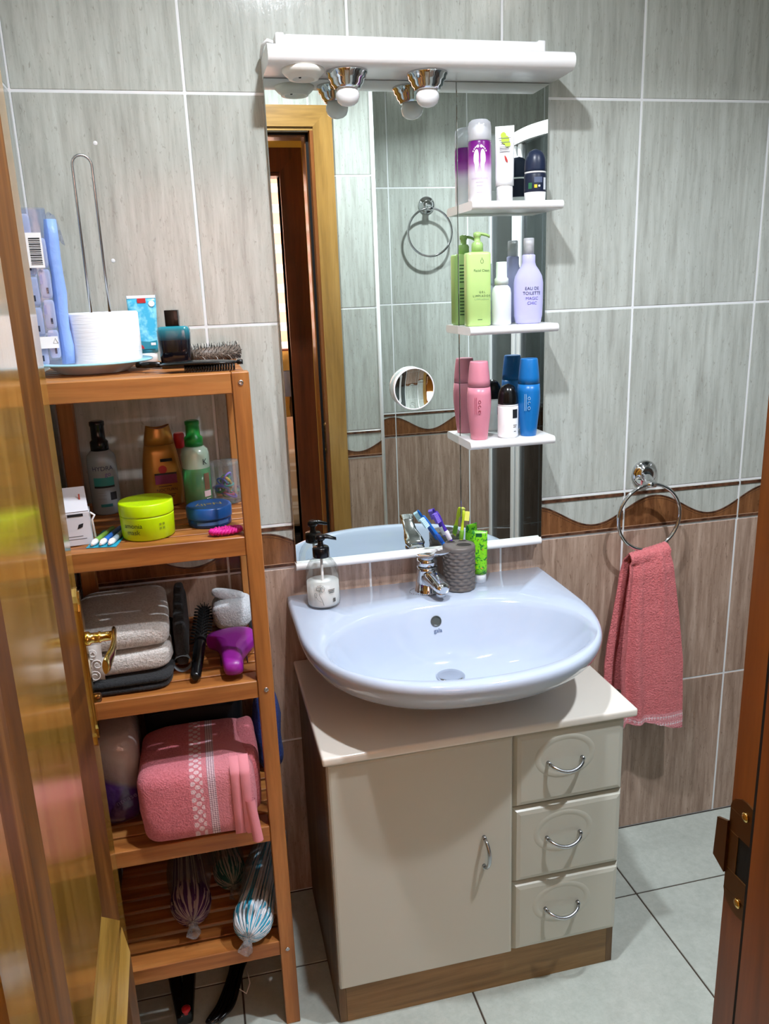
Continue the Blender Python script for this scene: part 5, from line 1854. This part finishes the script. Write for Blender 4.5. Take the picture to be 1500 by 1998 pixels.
for ix in range(-3, 4):
    for iy in range(-2, 4):
        b.tube([(ix * 0.0085, 0.012 + iy * 0.016, 0.013), (ix * 0.0085, 0.012 + iy * 0.016, 0.0006)], 0.0012, 5)
b.build('teeth', pl('dark purple teeth', '#3c0f40', 0.5), t, kind='stuff')
WHT = terry('white terry', '#e3e6ea', '#bfc4cb', 1.0, 220)
t = thing('folded_towel', 'small white face towel rolled up at the back of the third tier', 'towel', (0.322, -0.105, Z2), radians(-4))
MB().pillow((0.0, 0.0, 0.032), (0.043, 0.045, 0.031), 0.55, 0.5, 40, 18, 0.005, 26.0, seed=2.0).build('roll', WHT, t)
MB().pillow((-0.006, 0.006, 0.070), (0.036, 0.014, 0.010), 0.6, 0.6, 28, 12, 0.002, 30.0, mat=Matrix.Rotation(radians(14), 4, 'Y')).build('fold', WHT, t)

# ---- fourth tier
Z3 = LV[3]


def pink_bands(n, col):
    tc = n.n('ShaderNodeTexCoord')
    sx = n.n('ShaderNodeSeparateXYZ')
    n.l(tc.outputs['Object'], sx.inputs[0])

    def cmp(op, sock, v):
        g = n.n('ShaderNodeMath', operation=op)
        n.l(sock, g.inputs[0])
        g.inputs[1].default_value = v
        return g.outputs[0]

    def mul(a, c):
        g = n.n('ShaderNodeMath', operation='MULTIPLY')
        n.l(a, g.inputs[0])
        n.l(c, g.inputs[1])
        return g.outputs[0]

    def win(a, c):
        return mul(cmp('GREATER_THAN', sx.outputs['X'], a), cmp('LESS_THAN', sx.outputs['X'], c))
    vo = n.n('ShaderNodeTexVoronoi')
    vo.inputs['Scale'].default_value = 78
    vo.inputs['Randomness'].default_value = 0.0
    mp = n.n('ShaderNodeMapping')
    zy = n.n('ShaderNodeMath', operation='ADD')
    n.l(sx.outputs['Z'], zy.inputs[0])
    n.l(sx.outputs['Y'], zy.inputs[1])
    cb = n.n('ShaderNodeCombineXYZ')
    n.l(sx.outputs['X'], cb.inputs[0])
    n.l(zy.outputs[0], cb.inputs[2])
    mp.inputs['Rotation'].default_value = (0, radians(45), 0)
    n.l(cb.outputs[0], mp.inputs['Vector'])
    n.l(mp.outputs[0], vo.inputs['Vector'])
    dots = cmp('LESS_THAN', vo.outputs['Distance'], 0.40)
    ck = n.n('ShaderNodeTexChecker')
    ck.inputs['Scale'].default_value = 330
    n.l(mp.outputs[0], ck.inputs['Vector'])
    col = n.mix(win(-0.014, 0.13), col, '#dd8690')
    col = n.mix(mul(win(-0.013, 0.010), dots), col, '#f0ccd2')
    wv = win(0.019, 0.034)
    col = n.mix(wv, col, '#efd3d8')
    col = n.mix(mul(wv, ck.outputs['Fac']), col, '#a87f8e')
    return col


PINK = terry('pink terry', '#ea8a94', '#cc6671', 1.0, 260, pink_bands)
PINKP = terry('pink terry plain', '#ea8a94', '#cc6671', 1.0, 260)
HEM = pl('pink hem', '#e08c96', 0.8, bump=(400, 0.3, 0.001))
t = thing('folded_towel', 'pink bath towel with a dotted border folded on the fourth tier', 'towel', (0.222, -0.305, Z3))
MB().pillow((0.0, 0.0, 0.080), (0.112, 0.108, 0.0795), 0.36, 0.26, 72, 30, 0.005, 22.0, seed=4.0).build('main_fold', PINK, t)
hb = MB()
for k, (x0_, x1_) in enumerate(((0.062, 0.083), (0.080, 0.099))):
    prof = [(-0.1085 - 0.0025 * k, 0.150), (-0.1115 - 0.003 * k, 0.140), (-0.1125 - 0.003 * k, 0.105), (-0.1125 - 0.003 * k, 0.060), (-0.1120 - 0.0035 * k, 0.022), (-0.1060 - 0.004 * k, 0.008)]
    prof = [(-0.070, 0.158 + 0.001 * k)] + prof
    hb.rings([[(x_ + (0.004 if z < 0.02 else 0) * k, y_ + dy, z) for y_, z in prof] for x_, dy in ((x0_, 0.002), (x0_ + 0.001, 0.0), (x1_ - 0.001, -0.0005), (x1_, 0.003))], 0, True, False, False, closed=False)
# the corner of the hem curls open at the bottom right
hb.rings([[(0.094 + 0.010 * cos(a_) + 0.010 * (1 - k / 5), -0.112 + 0.008 * sin(a_) - 0.004 * (1 - k / 5), -0.006 + 0.090 * k / 5) for a_ in [radians(-200 + 230 * i / 12) for i in range(13)]] for k in range(6)], 0, True, False, False, closed=False)
hb.build('hem', HEM, t)
MB().pillow((0.098, 0.02, 0.086), (0.024, 0.095, 0.070), 0.5, 0.45, 40, 20, 0.006, 24.0, seed=7.0).build('inner_fold', PINKP, t)

t = thing('plastic_pack', 'clear and purple plastic pack standing at the left of the fourth tier', 'packet', (0.060, -0.205, Z3), radians(4))
n = NT('purple printed film')
tc = n.n('ShaderNodeTexCoord')
sx = n.n('ShaderNodeSeparateXYZ')
n.l(tc.outputs['Object'], sx.inputs[0])
ad = n.n('ShaderNodeMath', operation='MULTIPLY_ADD')
ad.inputs[1].default_value = 0.55
n.l(sx.outputs['X'], ad.inputs[0])
n.l(sx.outputs['Z'], ad.inputs[2])
mr = n.n('ShaderNodeMapRange')
mr.inputs['From Min'].default_value = 0.05
mr.inputs['From Max'].default_value = 0.16
n.l(ad.outputs[0], mr.inputs['Value'])
n.l(n.ramp(mr.outputs[0], [(0.0, '#3b2160'), (0.45, '#452872'), (0.56, '#8d7f86'), (1.0, '#bdb2ae')]), n.b.inputs['Base Color'])
n.set(Roughness=0.22, Coat_Weight=0.5)
n.bump(n.noise(n.coords(), 38, 3), 0.6, 0.006)
MB().pillow((0.0, 0.0, 0.100), (0.046, 0.120, 0.0995), 0.35, 0.4, 36, 24, 0.008, 18.0, seed=1.0).build('film_bag', n.m, t)
txt(t, 'ntense', 0.016, pl('pale purple print', '#7d6a9e', 0.5), 0.070, front=-0.1225, x=0.012, ry=radians(20))
t = thing('toiletry_bag', 'black fabric bag pushed to the back of the fourth tier', 'bag', (0.218, -0.115, Z3))
MB().pillow((0, 0, 0.112), (0.105, 0.062, 0.1115), 0.4, 0.4, 40, 22, 0.006, 16.0).build('bag', pl('black nylon', '#0a0b10', 0.6), t)
MB().tube([(-0.085, -0.060, 0.165), (-0.04, -0.0645, 0.172), (0.03, -0.0645, 0.172), (0.085, -0.060, 0.165)], 0.0025, 6).build('zip', pl('black zip', '#15161c', 0.4), t)
BLUET = terry('royal blue terry', '#2352b8', '#16367f', 1.0, 240)
t = thing('blue_towel', 'royal blue towel bulging out of the right side of the fourth tier', 'towel', (0.375, -0.160, Z3))
MB().pillow((0, 0, 0.085), (0.030, 0.054, 0.0845), 0.55, 0.5, 32, 22, 0.008, 24.0, seed=3.0).build('cloth', BLUET, t)
t = thing('dark_sock', 'dark cloth tip poking past the right side of the shelf below the third tier', 'cloth', (0.374, -0.180, Z2))
MB().pillow((0.0, 0, 0.014), (0.022, 0.040, 0.0135), 0.7, 0.7, 24, 12, 0.003, 30.0).build('cloth', pl('black cloth', '#101014', 0.8), t)

# ---- fifth tier: mop heads in clear plastic
Z4 = LV[4]


def mop(label, c, rad, cols, tail, film, seed):
    """mop head: a bun of looped strands at c, tails drawn back to a bunch"""
    t = thing('mop_head', label, 'mop head', (0, 0, 0), 0, 'mop heads in plastic film')
    R = random.Random(seed)
    C = Vector(c)
    bins = [MB() for _ in cols]
    T_ = Vector(tail)
    ax = (T_ - C).normalized()
    a_ = ax.orthogonal().normalized()
    b_ = ax.cross(a_)
    N = 84
    for k in range(N):
        an = 2 * pi * k / N + R.uniform(-0.03, 0.03)
        tw = R.uniform(-0.35, 0.35)
        P = []
        for i in range(13):
            s = i / 12
            if s < 0.62:                       # over the bun, from its front pole
                ph = pi * (0.03 + 0.62 * s / 0.62)
                rr = rad * sin(ph) * R.uniform(0.97, 1.03)
                p = C - ax * (rad * 1.22 * cos(ph)) + (a_ * cos(an + tw * s) + b_ * sin(an + tw * s)) * rr
            else:
                q = (s - 0.62) / 0.38
                ph = pi * 0.65
                e = C - ax * (rad * 1.22 * cos(ph)) + (a_ * cos(an + tw * s) + b_ * sin(an + tw * s)) * rad * sin(ph)
                p = e.lerp(T_ + (a_ * cos(an) + b_ * sin(an)) * 0.026, q)
            p.z = max(p.z, Z4 + 0.003)
            P.append(p)
        bins[k % len(cols)].tube(P, R.uniform(0.0019, 0.0026), 5)
    for b, cm in zip(bins, cols):
        b.build('strands', cm, t, kind='stuff')
    MB().pillow(C + ax * rad * 0.1, (rad * 0.86, rad * 0.92, rad * 0.86), 1.0, 1.0, 24, 14, 0.003, 40).build('core', cols[0], t)
    sh = MB()
    rs = []
    for i in range(12):
        s = i / 11
        w = rad * 1.10 * sin(pi * min(0.5, 0.04 + s * 0.75)) if s < 0.66 else rad * 1.10 * (1 - 0.35 * (s - 0.66) / 0.34)
        p = C - ax * rad * 1.5 + (T_ - C + ax * rad * 1.5) * s
        ring = []
        for j in range(28):
            q = p + (a_ * cos(2 * pi * j / 28) + b_ * sin(2 * pi * j / 28)) * (w + 0.003 + 0.0032 * noise.noise(Vector((j * 1.9, i * 1.3, seed))))
            q.z = max(q.z, Z4 + 0.0008)
            ring.append(q)
        rs.append(ring)
    sh.rings(rs, 0, True, True, False)
    sh.build('plastic_film', film, t)
    tw = MB()
    e = C - ax * rad * 1.5
    tw.rings([[e - ax * (0.022 * s) + (a_ * cos(2 * pi * j / 12) + b_ * sin(2 * pi * j / 12)) * (0.006 + 0.007 * s + 0.003 * ((j * 5) % 3) / 2) for j in range(12)] for s in (-0.2, 0.15, 0.6, 1.0)], 0, True, False, False)
    tw.build('twisted_end', film, t)


film = clear('crinkled film', '#f4f6f8', 0.4, 0.20, 0.06, (120, 0.9, 0.004), haze=0.06)
cw, cb = pl('white mop cotton', '#d8dde2', 0.9), pl('turquoise mop cotton', '#2f9cbc', 0.9)
mop('white and turquoise mop head in plastic film at the front of the fifth tier', (0.303, -0.365, Z4 + 0.047), 0.040, [cw, cb, cw], (0.372, -0.13, Z4 + 0.070), film, 3)
mop('mop head with dark purple and pale strands in plastic film on the fifth tier', (0.176, -0.285, Z4 + 0.048), 0.041, [pl('plum mop cotton', '#45204f', 0.9), pl('beige mop cotton', '#9d8a86', 0.9)], (0.168, -0.11, Z4 + 0.070), film, 5)
mop('mop head with dark green and pale strands in plastic film behind the purple one', (0.261, -0.205, Z4 + 0.045), 0.034, [pl('green mop cotton', '#124a45', 0.9), pl('grey mop cotton', '#8d8a80', 0.9)], (0.245, -0.09, Z4 + 0.060), film, 8)

# ---- on the floor under the shelf
t = thing('hair_straightener', 'black hair straightener with a red button lying open under the shelf', 'hair straightener', (0.139, -0.338, 0.0))
for sgn, e in ((-1, (-0.036, 0.215)), (1, (0.012, 0.225))):
    d = Vector((e[0], e[1], 0)).normalized()
    nrm = Vector((-d.y, d.x, 0))
    rs = []
    for s, w, h in ((-0.02, 0.010, 0.012), (0.0, 0.0135, 0.015), (0.5, 0.014, 0.015), (0.95, 0.012, 0.013), (1.0, 0.008, 0.009)):
        p = Vector((0.004 * sgn, 0, 0.0155 + (0.0045 if sgn > 0 else 0))) + Vector((e[0], e[1], 0)) * s
        rs.append([p + nrm * w * math.copysign(abs(cos(2 * pi * j / 16)) ** 0.6, cos(2 * pi * j / 16)) + Vector((0, 0, (h if sgn < 0 else h * 1.2) * math.copysign(abs(sin(2 * pi * j / 16)) ** 0.6, sin(2 * pi * j / 16)))) for j in range(16)])
    MB().rings(rs).build('arm', BLACK, t)
MB().lathe([(0.0095, 0.030), (0.0095, 0.0395), (0.007, 0.042), (0.0, 0.0422)], n=20, c=(0.004, 0.004, 0), cap1=False).build('red_button', pl('red button', '#c8202c', 0.3), t)

t = thing('power_cable', 'black power cable folded into a long bundle under the shelf', 'cable', (0.238, -0.285, 0.0))
P = []
for k in range(4):
    o = 0.010 * (k - 1.5)
    P += [(-0.026 + o, -0.072 + 0.004 * k, 0.010 + 0.005 * (k % 2)), (-0.004 + o * 0.8, -0.03, 0.008 + 0.006 * (k % 2)), (0.022 + o * 0.5, 0.05, 0.010 + 0.005 * (k % 2)), (0.030 + o, 0.090, 0.012), (0.024 + o, 0.096, 0.012), (0.010 + o * 0.5, 0.05, 0.013), (-0.014 + o * 0.8, -0.03, 0.013), (-0.036 + o * 1.1, -0.07, 0.012)]
PP = []
for i in range(len(P) - 1):
    p0, p1, p2, p3 = [Vector(P[min(max(i + d, 0), len(P) - 1)]) for d in (-1, 0, 1, 2)]
    for k in range(5):
        s = k / 5
        q = 0.5 * (2 * p1 + (p2 - p0) * s + (2 * p0 - 5 * p1 + 4 * p2 - p3) * s * s + (3 * p1 - p0 - 3 * p2 + p3) * s ** 3)
        q.z = max(q.z, 0.0052)
        PP.append(q)
MB().tube(PP, 0.005, 8).build('cable', BLACK, t)
MB().tube([(0.040, 0.03, 0.030), (0.044, 0.0, 0.020), (0.034, -0.02, 0.014), (0.020, -0.01, 0.020)], 0.0012, 6).build('white_tie', WHITE, t)
MB().lathe([(0.012, 0.0), (0.012, 0.03), (0.006, 0.05)], n=16, mat=Matrix.Translation((0.034, 0.095, 0.0125)) @ Matrix.Rotation(radians(-85), 4, 'X')).build('plug', BLACK, t)


# ------------------------------------------------------------------ bedroom seen in the mirror
def bedroom():
    t = thing('zebra_blind', 'pale pink and white striped roller blind over the bedroom window, seen in the mirror', 'blind', (0.65, -4.05, 0))
    n1 = pl('white blind cloth', '#f6efe8', 0.8)
    n2 = pl('pink blind cloth', '#efd6c8', 0.8)
    for m_ in (n1, n2):
        nt = m_.node_tree
        tr = nt.nodes.new('ShaderNodeBsdfTranslucent')
        tr.inputs[0].default_value = hx('#fff6ee') if m_ is n1 else hx('#f4cdbb')
        mx = nt.nodes.new('ShaderNodeMixShader')
        mx.inputs[0].default_value = 0.6
        nt.links.new(nt.nodes['Principled BSDF'].outputs[0], mx.inputs[1])
        nt.links.new(tr.outputs[0], mx.inputs[2])
        nt.links.new(mx.outputs[0], nt.nodes['Material Output'].inputs['Surface'])
    z = 1.13
    k = 0
    while z < 2.30:
        h = 0.075 if k % 2 else 0.055
        MB().box(-0.84, 0.88, -0.004 + 0.002 * (k % 2), -0.002 + 0.002 * (k % 2), z, z + h).build('band', n2 if k % 2 else n1, t)
        z += h
        k += 1
    MB().box(-0.86, 0.90, -0.025, 0.02, z, z + 0.06, 0, 0.01, 2).build('cassette', WHITE, t)
    MB().tube([(-0.84, -0.003, 1.128), (0.88, -0.003, 1.128)], 0.008, 8).build('bottom_bar', pl('salmon bar', '#d98a74', 0.5), t)
    t = thing('bed', 'double bed under a striped beige and brown cover, seen in the mirror', 'bed', (1.32, -3.20, 0.0))
    n = NT('striped bed cover')
    f = n.noise(n.coords((0.5, 0.5, 26)), 1.0, 2, 0.5, 0.2)
    f2 = n.noise(n.coords((0.6, 20, 0.6)), 1.0, 2)
    n.l(n.mix(n.ramp(f, [(0.42, 0.0), (0.5, 1.0)]), n.ramp(f2, [(0.4, '#e3cdb8'), (0.6, '#f3e6da')]), '#c9a98a'), n.b.inputs['Base Color'])
    n.set(Roughness=0.9)
    MB().pillow((0, 0, 0.47), (0.72, 0.66, 0.235), 0.25, 0.18, 60, 18, 0.012, 6.0).build('cover', n.m, t)
    MB().box(-0.70, 0.70, -0.64, 0.64, 0.10, 0.21).build('base', pl('dark bed base', '#241a18', 0.7), t)
    for x in (-0.62, 0.62):
        for y in (-0.56, 0.56):
            MB().lathe([(0.025, 0.0), (0.03, 0.10)], n=12, c=(x, y, 0)).build('leg', pl('dark bed leg', '#2c201a', 0.5), t)
    MB().pillow((0.35, -0.36, 0.76), (0.30, 0.20, 0.08), 0.7, 0.5, 32, 14, 0.01, 8.0).build('pillow', pl('cream pillow', '#ead9c8', 0.9), t)
    ns = thing('nightstand', 'wooden nightstand between bed and window, seen in the mirror', 'nightstand', (0.93, -3.99, 0))
    wd_ = wood('honey nightstand', '#a5712e', '#c48b42', '#d8a35a', 'X', 0.4)
    MB().box(-0.20, 0.20, -0.09, 0.075, 0.06, 0.60, 0, 0.004).build('carcass', wd_, ns)
    MB().box(-0.215, 0.215, -0.10, 0.085, 0.6005, 0.625, 0, 0.004).build('top', wd_, ns)
    MB().box(-0.18, 0.18, 0.0755, 0.085, 0.36, 0.58, 0, 0.003).build('drawer', wd_, ns)
    MB().box(-0.18, 0.18, -0.08, 0.065, 0.0, 0.0595).build('plinth', wd_, ns)
    lp = thing('table_lamp', 'table lamp with a blue-grey shade on the nightstand, seen in the mirror', 'lamp', (0.945, -3.99, 0.6255))
    MB().lathe([(0.055, 0), (0.055, 0.012), (0.012, 0.03), (0.018, 0.10), (0.010, 0.18)], n=24).build('base', pl('brown lamp base', '#6a4428', 0.4), lp)
    MB().lathe([(0.085, 0.19), (0.045, 0.36)], n=32, cap0=False, cap1=False).build('shade', pl('blue grey shade', '#8e9ab4', 0.8), lp)


bedroom()
